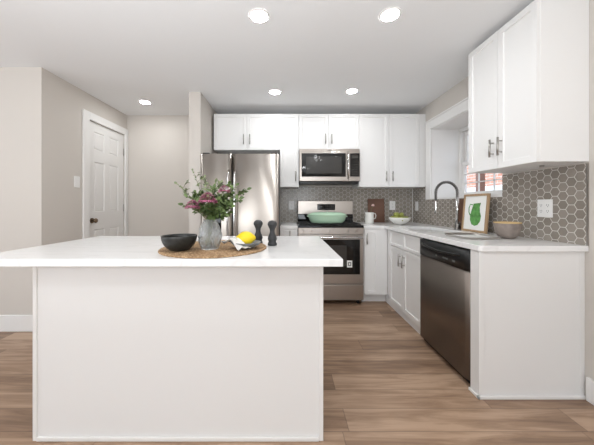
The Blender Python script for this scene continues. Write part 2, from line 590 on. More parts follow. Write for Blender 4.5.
for z in (0.25, 1.11, 1.88):
    h = MB()
    h.box(DWd - 0.004, DWd + 0.004, -0.006, 0.0, z - 0.045, z + 0.045, 0.001)
    h.cyl((DWd, -0.008, z - 0.05), (DWd, -0.008, z + 0.05), 0.006, seg=10)
    h.build('hinge', M['nickel'], d, local=True)

# window casing (trim_2), reveal lining (trim_3) and window_1
c = MB()
c.box(XR - 0.018, XR, WY1, WY1 + 0.11, WZ0 - 0.0, WZ1 + 0.10, 0.004)
c.box(XR - 0.018, XR, WY0 - 0.02, WY1, WZ1, WZ1 + 0.10, 0.004)
c.box(XR - 0.026, XR, WY0 - 0.02, WY1 + 0.12, WZ1 + 0.10, WZ1 + 0.118, 0.004)
struct(c.build('trim_2', M['trim']), 'white casing around the deep sink window', 'trim')
c = MB()
t_ = 0.008
c.box(XR - 0.001, XO - 0.07, WY1 - t_, WY1, WZ0, WZ1)
c.box(XR - 0.001, XO - 0.07, WY0, WY0 + t_, WZ0, WZ1)
c.box(XR - 0.001, XO - 0.07, WY0, WY1, WZ1 - t_, WZ1)
c.box(XR - 0.012, XO - 0.07, WY0, WY1, WZ0, WZ0 + 0.016)
struct(c.build('trim_3', M['trim']), 'white lining and sill of the deep window recess', 'trim')
wn = bpy.data.objects.new('window_1', None)
COL.objects.link(wn)
wn.location = (XO - 0.04, (WY0 + WY1) / 2, WZ0)
struct(wn, 'white framed single hung window above the sink', 'window')
fx0, fx1 = XO - 0.07, XO
f = MB()
f.box(fx0, fx1, WY0, WY0 + 0.05, WZ0, WZ1, 0.003); f.box(fx0, fx1, WY1 - 0.05, WY1, WZ0, WZ1, 0.003)
f.box(fx0, fx1, WY0 + 0.05, WY1 - 0.05, WZ0, WZ0 + 0.035, 0.003); f.box(fx0, fx1, WY0 + 0.05, WY1 - 0.05, WZ1 - 0.05, WZ1, 0.003)
f.build('window_frame', M['trim'], wn)
def sash(x0, x1, z0, z1, grid):
    a, b = WY0 + 0.052, WY1 - 0.052
    s = MB()
    s.box(x0, x1, a, a + 0.045, z0, z1, 0.002); s.box(x0, x1, b - 0.045, b, z0, z1, 0.002)
    s.box(x0, x1, a + 0.045, b - 0.045, z0, z0 + 0.045, 0.002); s.box(x0, x1, a + 0.045, b - 0.045, z1 - 0.04, z1, 0.002)
    xm = (x0 + x1) / 2
    for i in (1, 2, 3):
        y = a + 0.045 + (b - a - 0.09) * i / 4
        s.box(xm - 0.006, xm + 0.006, y - 0.006, y + 0.006, z0 + 0.045, z1 - 0.04)
    for i in (1, 2):
        z = z0 + 0.045 + (z1 - z0 - 0.085) * i / 3
        s.box(xm - 0.006, xm + 0.006, a + 0.045, b - 0.045, z - 0.006, z + 0.006)
    o = s.build('sash', M['trim'], wn)
    MB().box(xm - 0.002, xm + 0.002, a + 0.04, b - 0.04, z0 + 0.04, z1 - 0.035).build('pane', M['glass'], o)
sash(fx0 + 0.005, fx0 + 0.035, WZ0 + 0.037, 1.67, True)
sash(fx0 + 0.037, fx0 + 0.065, 1.63, WZ1 - 0.052, True)

# outside
struct(MB().box(2.25, 14, -6, 14, -0.6, -0.5).build('ground_outside', M['ground']), 'bare ground outside the window', 'ground')
nb = thing('neighbouring_house', 'orange brick house seen through the sink window', 'house', (5.0, 6.2, -0.5))
MB().box(5.0, 5.3, 1.0, 11.5, -0.5, 4.5).build('brick_wall', M['brick'], nb)
MB().box(4.9, 4.998, 1.0, 11.5, 1.38, 1.62, 0.01).build('stone_band', M['trim'], nb)
tag(MB().box(3.0, 3.09, 4.06, 4.15, -0.5, 3.2, 0.008).build('porch_post', M['brown'], base=(3.045, 4.105, -0.5)),
    'brown post standing outside the sink window', 'post')

# ================================================================ TILE BACKSPLASH
def hex_field(rects, P=0.0575, ou=0.0, ov=0.012):
    """rects (u0,u1,v0,v1). returns bmesh in (u, depth, v): front towards -depth"""
    out = bmesh.new()
    R = P / math.sqrt(3)
    for (u0, u1, v0, v1) in rects:
        b = bmesh.new()
        i0 = int((u0 - ou) / (1.5 * R)) - 1
        i1 = int((u1 - ou) / (1.5 * R)) + 2
        for i in range(i0, i1):
            for j in range(int((v0 - ov) / P) - 2, int((v1 - ov) / P) + 2):
                cx = ou + i * 1.5 * R
                cz = ov + j * P + (P / 2 if i % 2 else 0)
                rnd = random.Random(i * 1013 + j * 71).random()
                mi = 1 if rnd < 0.4 else (2 if rnd < 0.7 else 3)
                ro = R - 0.0024
                ri = ro - 0.0016
                A = [b.verts.new((cx + ro * math.cos(k * PI / 3), -0.0046, cz + ro * math.sin(k * PI / 3))) for k in range(6)]
                B = [b.verts.new((cx + ri * math.cos(k * PI / 3), -0.0066, cz + ri * math.sin(k * PI / 3))) for k in range(6)]
                f = b.faces.new(B); f.material_index = mi
                for k in range(6):
                    f = b.faces.new((A[k], A[(k + 1) % 6], B[(k + 1) % 6], B[k])); f.material_index = mi
        for co, no in (((u0, 0, 0), (-1, 0, 0)), ((u1, 0, 0), (1, 0, 0)), ((0, 0, v0), (0, 0, -1)), ((0, 0, v1), (0, 0, 1))):
            bmesh.ops.bisect_plane(b, geom=list(b.verts) + list(b.edges) + list(b.faces), plane_co=co, plane_no=no, clear_outer=True)
        # grout slab
        r = bmesh.ops.create_cube(b, size=1)
        for v in r['verts']:
            v.co = Vector(((u0 + u1) / 2 + v.co.x * (u1 - u0), -0.0025 + v.co.y * 0.005, (v0 + v1) / 2 + v.co.z * (v1 - v0)))
        me = bpy.data.meshes.new('tmp')
        b.to_mesh(me); b.free()
        out.from_mesh(me)
        bpy.data.meshes.remove(me)
    return out
TM = [M['grout'], M['hexa'], M['hexb'], M['hexc']]
def tile_obj(rects, loc, rz, label, **kw):
    mb = MB(); mb.bm.free(); mb.bm = hex_field(rects, **kw)
    o = mb.build('tile_backsplash', TM, local=True, recalc=False)
    # make normals of hex tops face -y
    o.location = loc
    o.rotation_euler = (0, 0, rz)
    return tag(o, label, 'backsplash')
tile_obj([(0.0, 1.86, 0.0, 0.50)], (-0.071, YB - 0.001, 0.9155), 0, 'taupe hexagon tile backsplash on the back wall behind the range')
# right wall: local x runs toward the camera (-Y world), origin at the corner
tile_obj([(0.012, YB - WY1 - 0.11, 0.0, 0.49), (YB - WY1 - 0.11, YB - WY0, 0.0, WZ0 - 0.9155 - 0.001), (YB - WY0, YB - 1.555, 0.0, 0.488)],
         (XR - 0.001, YB, 0.9155), -PI / 2, 'taupe hexagon tile backsplash on the right wall under window and cabinet', ou=0.02)
struct(MB().box(XR - 0.014, XR - 0.0075, YB - 0.016, YB - 0.0085, 0.9155, 1.385).build('trim_4', M['plastic']), 'pale seam strip in the tiled corner', 'trim')
struct(MB().box(XR - 0.009, XR - 0.0005, 1.547, 1.554, 0.9155, 1.403).build('trim_5', M['nickel']), 'metal edge strip ending the right tile wall', 'trim')

# ================================================================ CABINETS
def pull_v(mb, x, z, L=0.125, y=-0.02):
    r = 0.0068
    mb.cyl((x, y - 0.03, z - L / 2), (x, y - 0.03, z + L / 2), r, seg=12)
    for dz in (-0.038, 0.038):
        mb.cyl((x, y + 0.0005, z + dz), (x, y - 0.03, z + dz), 0.0042, seg=8)
def pull_h(mb, x, z, L=0.1, y=-0.02):
    mb.cyl((x - L / 2, y - 0.03, z), (x + L / 2, y - 0.03, z), 0.0055, seg=12)
    for dx in (-0.032, 0.032):
        mb.cyl((x + dx, y + 0.0005, z), (x + dx, y - 0.03, z), 0.0042, seg=8)

def cabinet(name, label, cat, loc, rz, w, h, d, fronts, toe=0.0, toe_in=0.07, group=None, hollow=False, extra=None, toe_mat='cab', t0=0.0, t1=0.0):
    """front faces local -y; box spans x 0..w, y 0..d, z toe..h"""
    t = thing(name, label, cat, loc, rz, group)
    c = MB()
    if hollow:
        c.box(0, 0.018, 0, d, toe, h); c.box(w - 0.018, w, 0, d, toe, h)
        c.box(0.018, w - 0.018, 0, d, toe, toe + 0.018); c.box(0.018, w - 0.018, d - 0.018, d, toe, h)
        c.box(0.018, w - 0.018, 0, 0.018, toe, h)
    else:
        c.box(0, w, 0, d, toe, h, 0.001)
    if extra: extra(c)
    c.build('cabinet_body', M['cab'], t, local=True)
    if toe > 0:
        MB().box(t0, w + t1, toe_in, toe_in + 0.018, 0, toe).build('toe_kick', M[toe_mat], t, local=True)
    for kind, x0, x1, z0, z1, hd in fronts:
        m = MB()
        st = 0.057 if kind == 'door' else 0.042
        if min(x1 - x0, z1 - z0) < 0.16: st = 0.035
        m.shaker(x0, x1, z0, z1, st=st)
        dr = m.build(kind, M['cab'], t, local=True)
        if hd:
            k = MB()
            (pull_v if hd[2] == 'v' else pull_h)(k, hd[0], hd[1], 0.125 if hd[2] == 'v' else 0.09)
            k.build('handle', M['nickel'], dr, local=True)
    return t
G = 0.0017
UF = 3.372          # upper carcass front (doors 20 mm proud)
UD = YB - UF - 0.001
g_up = 'upper shaker cabinets on the back wall'
def two(w, z0, z1, mid, hz, off=0.04):
    return [('door', G, mid - G, z0, z1, (mid - off, hz, 'v')), ('door', mid + G, w - G, z0, z1, (mid + off, hz, 'v'))]
cabinet('wall_cabinet', 'short white two door cabinet above the refrigerator', 'cabinet', (-0.925, UF, 1.862), 0, 0.848, 0.462, UD,
        two(0.848, 0.002, 0.46, 0.424, 0.13), group=g_up)
cabinet('wall_cabinet', 'narrow single door white cabinet between refrigerator and microwave', 'cabinet', (-0.076, UF, 1.388), 0, 0.24, 0.936, UD,
        [('door', G, 0.24 - G, 0.002, 0.934, (0.198, 0.135, 'v'))], group=g_up)
cabinet('wall_cabinet', 'short white two door cabinet above the microwave', 'cabinet', (0.165, UF, 1.868), 0, 0.768, 0.456, UD,
        two(0.768, 0.002, 0.454, 0.378, 0.13), group=g_up)
cabinet('wall_cabinet', 'tall white two door cabinet right of the microwave in the corner', 'cabinet', (0.934, UF, 1.388), 0, 0.853, 0.936, UD,
        two(0.775, 0.002, 0.934, 0.384, 0.135),
        extra=lambda c: c.box(0.777, 0.853, -0.019, 0.0, 0.002, 0.934), group=g_up)
# right-hand wall cabinet: origin at far front corner; local x toward the camera
cabinet('wall_cabinet', 'large white two door cabinet on the right wall nearest the camera', 'cabinet', (1.50, 2.127, 1.414), -PI / 2, 0.582, 0.965, XR - 1.50 - 0.001,
        two(0.582, 0.0, 0.963, 0.296, 0.145, 0.036), group=None)
pk = MB().cyl((1.66, 1.70, 1.4135), (1.66, 1.70, 1.404), 0.012, seg=16)
tag(pk.build('puck_light', M['nickel'], base=(1.66, 1.70, 1.4135)), 'tiny metal disc fitting under the right wall cabinet', 'light fitting')

g_b = 'white base cabinets'
FB = 3.075          # back-run carcass front
cabinet('base_cabinet', 'narrow white base cabinet with drawer between refrigerator and range', 'cabinet', (-0.07, FB + 0.0, 0), 0, 0.205, 0.879, YB - FB - 0.002,
        [('drawer', G, 0.205 - G, 0.72, 0.872, (0.115, 0.80, 'v')), ('door', G, 0.205 - G, 0.115, 0.715, (0.165, 0.64, 'v'))], toe=0.11)
cabinet('base_cabinet', 'narrow white single door base cabinet right of the range', 'cabinet', (0.908, FB, 0), 0, 0.274, 0.879, YB - FB - 0.002,
        [('door', 0.008, 0.178, 0.115, 0.872, (0.03, 0.765, 'v'))], toe=0.11, toe_in=0.075, t1=0.014,
        extra=lambda c: c.box(0.181, 0.2765, -0.012, 0, 0.11, 0.879))
# sink base: local x = 3.06 - Y
XF = 1.185
def sx(y): return 3.056 - y
cabinet('base_cabinet', 'white sink base cabinet with two doors and two false drawers', 'cabinet', (XF, 3.056, 0), -PI / 2, sx(2.262), 0.879, XR - XF - 0.002,
        [('drawer', sx(2.95), sx(2.612), 0.715, 0.872, None), ('drawer', sx(2.608), sx(2.268), 0.715, 0.872, None),
         ('door', sx(2.95), sx(2.612), 0.092, 0.708, (sx(2.65), 0.60, 'v')), ('door', sx(2.608), sx(2.268), 0.092, 0.708, (sx(2.57), 0.60, 'v'))],
        toe=0.088, toe_in=0.012, hollow=True, t0=-0.092)
# end panel beside dishwasher
t = thing('end_panel', 'white end panel closing the counter run beside the dishwasher', 'panel', (1.165, 1.57, 0))
MB().box(1.157, XR - 0.001, 1.572, 1.644, 0, 0.879, 0.0015).build('panel', M['cab'], t)
m = MB()
m.box(1.153, 1.186, 1.5665, 1.5715, 0.02, 0.879, 0.001)
m.build('stile', M['cab'], t)
MB().box(1.762, XR - 0.001, 1.5685, 1.5715, 0.02, 0.879, 0.001).build('stile', M['cab'], t)
m = MB()
m.box(1.143, XR - 0.001, 1.556, 1.5715, 0, 0.018, 0.003)
m.box(1.143, 1.1565, 1.556, 1.644, 0, 0.018, 0.003)
m.build('shoe_moulding', M['trim'], t)

# ================================================================ COUNTERTOPS
def plan_slab(name, xs, ys, cells, z0, z1, mats, base, bev=0.003, corner=None):
    mb = MB(); b = mb.bm
    g = {}
    def V(i, j):
        if (i, j) not in g: g[(i, j)] = b.verts.new((xs[i], ys[j], z0))
        return g[(i, j)]
    fs = []
    for (i, j) in cells: fs.append(b.faces.new((V(i, j), V(i + 1, j), V(i + 1, j + 1), V(i, j + 1))))
    r = bmesh.ops.extrude_face_region(b, geom=fs)
    for v in [q for q in r['geom'] if isinstance(q, bmesh.types.BMVert)]: v.co.z = z1
    bmesh.ops.recalc_face_normals(b, faces=b.faces)
    if corner:
        e = [e for e in b.edges if all(abs(v.co.x - corner[0]) < 1e-4 and abs(v.co.y - corner[1]) < 1e-4 for v in e.verts)]
        bmesh.ops.bevel(b, geom=e, offset=corner[2], segments=6, affect='EDGES', profile=0.5)
    es = [e for e in b.edges if len(e.link_faces) == 2 and e.calc_face_angle() > 1.0 and abs(e.verts[0].co.z - e.verts[1].co.z) < 1e-5]
    bmesh.ops.bevel(b, geom=es, offset=bev, segments=2, affect='EDGES', profile=0.5)
    return mb.build(name, mats, base=base)
SX0, SX1, SY0, SY1 = 1.26, 1.61, 2.36, 2.93
o = plan_slab('countertop', [0.906, 1.148, SX0, SX1, XR - 0.0015], [1.548, SY0, SY1, 3.045, YB - 0.0015],
              [(1, 0), (2, 0), (3, 0), (1, 1), (3, 1), (1, 2), (2, 2), (3, 2), (0, 3), (1, 3), (2, 3), (3, 3)],
              0.8805, 0.915, M['quartz'], (1.2, 3.3, 0.8805), corner=(1.148, 1.548, 0.022))
tag(o, 'white quartz corner countertop holding the sink', 'countertop')
tag(MB().box(-0.071, 0.137, 3.045, YB - 0.0015, 0.8805, 0.915, 0.003).build('countertop', M['quartz'], base=(0.03, 3.37, 0.8805)),
    'small white quartz countertop piece between refrigerator and range', 'countertop')

# sink
sk = thing('kitchen_sink', 'undermount stainless steel sink below the window', 'sink', ((SX0 + SX1) / 2, (SY0 + SY1) / 2, 0.68))
m = MB()
a0, a1, b0, b1, zt, zb = SX0 - 0.006, SX1 + 0.006, SY0 - 0.006, SY1 + 0.006, 0.8795, 0.69
m.box(a0, a0 + 0.004, b0, b1, zb, zt); m.box(a1 - 0.004, a1, b0, b1, zb, zt)
m.box(a0 + 0.004, a1 - 0.004, b0, b0 + 0.004, zb, zt); m.box(a0 + 0.004, a1 - 0.004, b1 - 0.004, b1, zb, zt)
m.box(a0, a1, b0, b1, zb - 0.004, zb)
m.build('basin', pmat('satin_sink_steel', (0.78, 0.77, 0.75), 0.4, 1), sk)
MB().lathe([(0.0, 0.004), (0.035, 0.004), (0.044, 0.0), (0.044, -0.001)], ((SX0 + SX1) / 2, 2.65, zb + 0.001)).build('drain', M['chrome'], sk)

# ================================================================ ISLAND
isl = thing('kitchen_island', 'white panelled island base in the foreground', 'island', (-0.53, 1.65, 0))
m = MB()
m.box(-1.238, 0.179, 1.289, 1.99, 0, 0.879, 0.001)
m.build('cabinet_body', M['cab'], isl)
m = MB()
for (a, b) in ((-1.242, -1.222), (0.163, 0.183)):
    MB().box(a, b, 1.283, 1.302, 0.0, 0.8795, 0.002).build('corner_trim', M['trim'], isl)
m = MB()
m.box(-1.221, 0.162, 1.2785, 1.2885, 0, 0.022, 0.004)
m.build('shoe_moulding', M['trim'], isl)
tag(MB().box(-1.46, 0.256, 1.172, 2.045, 0.8805, 0.915, 0.0025).build('island_countertop', M['quartz'], base=(-0.6, 1.6, 0.8805)),
    'white quartz countertop covering the island', 'countertop')

# ================================================================ REFRIGERATOR
fr = thing('refrigerator', 'stainless steel side by side refrigerator against the narrow wall', 'refrigerator', (-0.5, 3.2, 0))
FX0, FX1, FM, FY = -0.928, -0.078, -0.588, 2.835
MB().box(FX0 + 0.008, FX1 - 0.004, FY + 0.075, 3.66, 0.02, 1.70, 0.004).build('cabinet_body', pmat('grey_enamel', (0.20, 0.20, 0.20), 0.5), fr)
def curved_door(x0, x1, y, th, z0, z1, bulge=0.012, n=14):
    mb = MB(); b = mb.bm
    ring = []
    for i in range(n + 1):
        u = i / n
        s = 2 * u - 1
        e = 0.012 * (abs(s) ** 14)
        ring.append((x0 + (x1 - x0) * u, y + bulge * s * s + e))
    pts = ring + [(x1, y + th), (x0, y + th)]
    lo = [b.verts.new((px, py, z0)) for px, py in pts]
    hi = [b.verts.new((px, py, z1)) for px, py in pts]
    k = len(pts)
    for i in range(k):
        f = b.faces.new((lo[i], lo[(i + 1) % k], hi[(i + 1) % k], hi[i]))
        if i < n: f.smooth = True
    b.faces.new(lo[::-1]); b.faces.new(hi)
    return mb
for (a, b, hx) in ((FX0, FM - 0.004, FM - 0.035), (FM + 0.004, FX1, FM + 0.038)):
    dr = curved_door(a, b, FY, 0.07, 0.06, 1.712, 0.007 if b < -0.3 else 0.010).build('door', M['steel_v'], fr)
    h = MB()
    h.tube([(hx, FY + 0.004, 1.53), (hx, FY - 0.035, 1.50), (hx, FY - 0.045, 1.44), (hx, FY - 0.048, 1.1), (hx, FY - 0.045, 0.66), (hx, FY - 0.035, 0.60), (hx, FY + 0.004, 0.57)], 0.0125, 12)
    h.build('handle', M['chrome'], dr)
    if b < -0.3:
        q = MB()
        q.box(-0.852, -0.70, FY - 0.006, FY + 0.006, 0.86, 1.17, 0.004)
        q.box(-0.840, -0.712, FY - 0.009, FY - 0.005, 1.09, 1.155, 0.002, mi=1)
        q.build('water_dispenser', [M['blackg'], M['smoke']], dr)
MB().box(FX0 + 0.02, FX1 - 0.02, FY + 0.04, FY + 0.073, 0.005, 0.055).build('kick_grille', M['black'], fr)
for (a, b) in ((FX0 + 0.02, FX0 + 0.09), (FX1 - 0.09, FX1 - 0.02)):
    MB().box(a, b, FY + 0.02, FY + 0.12, 1.713, 1.728, 0.003).build('hinge_cover', M['black'], fr)

# ================================================================ RANGE
rg = thing('range', 'stainless steel range with black oven door and cooktop', 'range', (0.52, 3.35, 0))
RX0, RX1, RY = 0.141, 0.901, 3.045
m = MB()
m.box(RX0, RX1, RY + 0.02, 3.67, 0.045, 0.893, 0.002)
m.build('body', M['steel_h'], rg)
for x in (RX0 + 0.05, RX1 - 0.05):
    for y in (3.1, 3.6):
        MB().cyl((x, y, 0), (x, y, 0.045), 0.018, seg=12).build('foot', M['black'], rg)
MB().box(RX0 - 0.0, RX1 + 0.0, RY - 0.012, 3.60, 0.8935, 0.921, 0.004).build('cooktop', M['blackg'], rg)
m = MB()
m.box(RX0, RX1, RY - 0.010, RY + 0.019, 0.818, 0.8925, 0.004)
cp = m.build('control_panel', M['steel_h'], rg)
for x in (0.215, 0.31, 0.52, 0.73, 0.825):
    k = MB()
    k.cyl((x, RY - 0.0105, 0.856), (x, RY - 0.018, 0.856), 0.021, seg=20)
    k.cyl((x, RY - 0.018, 0.856), (x, RY - 0.038, 0.856), 0.0165, 0.014, seg=20)
    k.build('knob', M['steel_h'], cp)
# oven door
m = MB()
m.box(RX0 + 0.002, RX1 - 0.002, RY - 0.012, RY + 0.019, 0.247, 0.812, 0.004)
od = m.build('oven_door', M['steel_h'], rg)
MB().box(RX0 + 0.035, RX1 - 0.045, RY - 0.016, RY - 0.0115, 0.353, 0.758, 0.002).build('glass_panel', M['blackg'], od)
MB().box(RX0 + 0.12, RX1 - 0.20, RY - 0.0175, RY - 0.0155, 0.45, 0.69, 0.001).build('oven_window', M['smoke'], od)
h = MB()
h.cyl((RX0 + 0.05, RY - 0.058, 0.785), (RX1 - 0.03, RY - 0.058, 0.785), 0.0125, seg=14)
for x in (RX0 + 0.09, RX1 - 0.07): h.cyl((x, RY - 0.011, 0.785), (x, RY - 0.058, 0.785), 0.009, seg=10)
h.build('handle', M['chrome'], od)
m = MB()
m.box(0.705, 0.765, RY - 0.0172, RY - 0.0156, 0.435, 0.515)
m.box(0.716, 0.754, RY - 0.0180, RY - 0.0171, 0.452, 0.497, mi=1)
m.box(0.727, 0.743, RY - 0.0186, RY - 0.0179, 0.463, 0.486)
m.build('sticker', [M['paper'], M['greydish']], od)
MB().box(0.30, 0.312, RY - 0.0165, RY - 0.0115, 0.295, 0.320).build('badge', M['gun'], od)
MB().box(RX0 + 0.002, RX1 - 0.002, RY - 0.010, RY + 0.019, 0.052, 0.228, 0.004).build('storage_drawer', M['steel_h'], rg)
# backguard
bgd = MB().box(RX0 + 0.022, RX1 - 0.0 + 0.018, 3.60, 3.675, 0.9215, 1.03, 0.002).build('backguard_base', M['blackg'], rg)
bgp = MB().box(RX0 + 0.022, RX1 + 0.018, 3.585, 3.675, 1.031, 1.215, 0.006).build('backguard', M['steel_h'], rg)
m = MB()
m.box(0.428, 0.672, 3.580, 3.586, 1.088, 1.170, 0.002)
for i in range(4):
    m.box(0.450 + i * 0.013, 0.457 + i * 0.013, 3.5785, 3.5798, 1.122, 1.138, mi=1)
for i in range(5):
    for j in range(2):
        m.box(0.53 + i * 0.027, 0.546 + i * 0.027, 3.5785, 3.5798, 1.105 + j * 0.03, 1.117 + j * 0.03, mi=1)
m.build('display', [M['blackg'], M['smoke']], bgp)
# burners and grates
for (x, y, r) in ((0.30, 3.19, 0.045), (0.74, 3.19, 0.05), (0.30, 3.44, 0.04), (0.74, 3.44, 0.045), (0.52, 3.31, 0.04)):
    MB().lathe([(r, 0), (r, 0.006), (r * 0.75, 0.008), (r * 0.72, 0.013), (0.0, 0.014)], (x, y, 0.9215), 20).build('burner', M['iron'], rg)
for (x0, x1) in ((0.165, 0.385), (0.395, 0.645), (0.655, 0.875)):
    m = MB()
    for x in (x0, x1 - 0.008): m.box(x, x + 0.008, 3.07, 3.56, 0.928, 0.938)
    for y in (3.07, 3.19, 3.31, 3.44, 3.552): m.box(x0, x1, y, y + 0.008, 0.928, 0.938)
    m.box((x0 + x1) / 2 - 0.004, (x0 + x1) / 2 + 0.004, 3.07, 3.56, 0.928, 0.938)
    for x in (x0, x1 - 0.008):
        for y in (3.07, 3.552): m.box(x, x + 0.008, y, y + 0.008, 0.9212, 0.928)
    m.build('grate', M['iron'], rg)

# roaster on the range
po = thing('casserole_dish', 'long oval mint green covered casserole on the cooktop', 'pot', (0.505, 3.22, 0.9385))
m = MB()
m.lathe([(0.0, 0.0), (0.185, 0.0), (0.20, 0.006), (0.222, 0.04), (0.234, 0.09), (0.236, 0.094)], (0.505, 3.22, 0.9385), 48, sy=0.55)
for s in (-1, 1):
    m.tube([(0.505 + s * 0.20, 3.22 - 0.03, 1.015), (0.505 + s * 0.238, 3.22 - 0.03, 1.02), (0.505 + s * 0.245, 3.22, 1.02), (0.505 + s * 0.238, 3.22 + 0.03, 1.02), (0.505 + s * 0.20, 3.22 + 0.03, 1.015)], 0.006, 8)
m.build('pot_body', M['mint'], po)
m = MB()
m.lathe([(0.240, 0.0945), (0.241, 0.101), (0.222, 0.112), (0.19, 0.125), (0.12, 0.132), (0.0, 0.134)], (0.505, 3.22, 0.9385), 48, sy=0.55)
ld = m.build('lid', M['mint'], po)
MB().lathe([(0.009, 0), (0.007, 0.006), (0.015, 0.012), (0.014, 0.018), (0.0, 0.020)], (0.505, 3.22, 1.0725), 16).build('knob', M['chrome'], ld)

# ================================================================ MICROWAVE
mw = thing('microwave', 'stainless steel over-range microwave with dark glass door', 'microwave', (0.55, 3.48, 1.455))
MX0, MX1, MY, MZ0, MZ1 = 0.168, 0.930, 3.30, 1.457, 1.866
MB().box(MX0, MX1, MY + 0.02, YB - 0.002, MZ0, MZ1, 0.002).build('body', M['black'], mw)
MB().box(MX0 + 0.01, MX1 - 0.01, MY + 0.04, MY + 0.30, MZ0 - 0.03, MZ0 - 0.0005, 0.004).build('vent', M['black'], mw)
MB().box(MX0, MX1, MY + 0.004, MY + 0.019, MZ1 - 0.036, MZ1, 0.002).build('top_grille', M['steel_h'], mw)
dr = MB().box(MX0, 0.786, MY - 0.004, MY + 0.019, MZ0, MZ1 - 0.038, 0.004).build('door', M['steel_h'], mw)
MB().box(MX0 + 0.028, 0.752, MY - 0.007, MY - 0.0035, MZ0 + 0.056, MZ1 - 0.058, 0.0015).build('door_glass', M['blackg'], dr)
MB().box(MX0 + 0.085, 0.70, MY - 0.0085, MY - 0.0065, MZ0 + 0.095, MZ1 - 0.10, 0.0008).build('door_window', M['smoke'], dr)
h = MB()
h.tube([(0.778, MY - 0.004, MZ0 + 0.04), (0.778, MY - 0.035, MZ0 + 0.055), (0.778, MY - 0.038, MZ0 + 0.19), (0.778, MY - 0.035, MZ0 + 0.325), (0.778, MY - 0.004, MZ0 + 0.34)], 0.012, 12)
h.build('handle', M['chrome'], dr)
cp = MB().box(0.789, MX1, MY - 0.003, MY + 0.019, MZ0, MZ1 - 0.038, 0.003).build('control_panel', M['steel_h'], mw)
m = MB()
m.box(0.806, MX1 - 0.004, MY - 0.006, MY - 0.0025, MZ0 + 0.056, MZ1 - 0.058, 0.001)
m.box(0.825, 0.905, MY - 0.0072, MY - 0.0058, MZ1 - 0.12, MZ1 - 0.085, mi=1)
for i in range(3):
    for j in range(5):
        m.box(0.832 + i * 0.026, 0.846 + i * 0.026, MY - 0.0070, MY - 0.0058, MZ0 + 0.08 + j * 0.03, MZ0 + 0.092 + j * 0.03, mi=1)
m.build('keypad', [M['blackg'], M['smoke']], cp)
MB().box(0.525, 0.575, MY + 0.0022, MY + 0.0045, MZ1 - 0.024, MZ1 - 0.013).build('badge', M['gun'], mw)

# ================================================================ DISHWASHER
dw = thing('dishwasher', 'stainless steel dishwasher with black control panel under the right counter', 'dishwasher', (1.45, 1.95, 0))
D0, D1, DX = 1.655, 2.252, 1.150
MB().box(1.187, 1.74, D0 + 0.003, D1, 0.10, 0.872, 0.002).build('tub', M['black'], dw)
MB().box(1.176, 1.1865, D0 - 0.004, D1, 0.10, 0.876).build('frame_gasket', M['black'], dw)
def bowed(y0, y1, x, x1, z0, z1, wrap=0.038, back=0.016):
    """front panel whose two side edges wrap back toward the tub"""
    mb = MB(); b = mb.bm
    pts = []
    for i in range(7):
        u = i / 6
        pts.append((x + back * (1 - u) ** 1.6, y0 + wrap * u))
    for i in range(1, 6): pts.append((x, y0 + wrap + (y1 - y0 - 2 * wrap * 0.6) * i / 6))
    for i in range(7):
        u = i / 6
        pts.append((x + back * 0.4 * u ** 2, y1 - 0.012 + 0.012 * u))
    nf = len(pts) - 1
    pts += [(x1, y1), (x1, y0)]
    lo = [b.verts.new((px, py, z0)) for px, py in pts]; hi = [b.verts.new((px, py, z1)) for px, py in pts]
    k = len(pts)
    for i in range(k):
        f = b.faces.new((lo[i], lo[(i + 1) % k], hi[(i + 1) % k], hi[i]))
        if i < nf: f.smooth = True
    b.faces.new(lo[::-1]); b.faces.new(hi)
    return mb
bowed(D0, D1, DX, 1.1755, 0.045, 0.735).build('door', steel('brushed_steel_dishwasher', (0.235, 0.20, 0.175), 0.42, 'y'), dw)
cp = bowed(D0, D1, DX - 0.003, 1.1755, 0.737, 0.868).build('control_panel', M['black'], dw)
h = MB()
h.tube([(DX - 0.002, D1 - 0.05, 0.838), (DX - 0.012, D1 - 0.09, 0.826), (DX - 0.016, (D0 + D1) / 2, 0.812), (DX - 0.012, D0 + 0.12, 0.822), (DX - 0.002, D0 + 0.07, 0.832)], 0.008, 10)
h.build('handle', M['black'], cp)
for (a, b) in ((1.78, 1.81), (1.86, 1.874), (1.882, 1.896), (1.904, 1.918), (1.99, 2.01)):
    MB().box(DX - 0.0042, DX - 0.0026, a, b, 0.767, 0.780).build('control_button', M['greydish'], cp)
MB().box(1.188, 1.205, D0, D1, 0.0, 0.0995).build('toe_kick', M['black'], dw)

# ================================================================ FAUCET
fa = thing('faucet', 'spring neck pull-down kitchen faucet behind the sink', 'faucet', (1.70, 2.60, 0.915))
FXx, FYy = 1.70, 2.60
m = MB()
m.lathe([(0.0, 0), (0.030, 0), (0.030, 0.006), (0.024, 0.012), (0.021, 0.03), (0.021, 0.075), (0.0, 0.076)], (FXx, FYy, 0.9155), 24)
m.build('base', M['gun'], fa)
m = MB()
m.cyl((FXx, FYy, 0.99), (FXx, FYy, 1.235), 0.0135, seg=18)
m.build('body', M['chrome'], fa)
# arc path
arc = []
R_ = 0.107
for i in range(25):
    a = PI * i / 24
    arc.append(Vector((FXx - R_ + R_ * math.cos(a), FYy, 1.275 + R_ * 1.02 * math.sin(a))))
path = [Vector((FXx, FYy, 1.235))] + arc + [Vector((FXx - 2 * R_, FYy, 1.20))]
m = MB(); m.tube(path, 0.0065, 10); m.build('hose', M['gun'], fa)
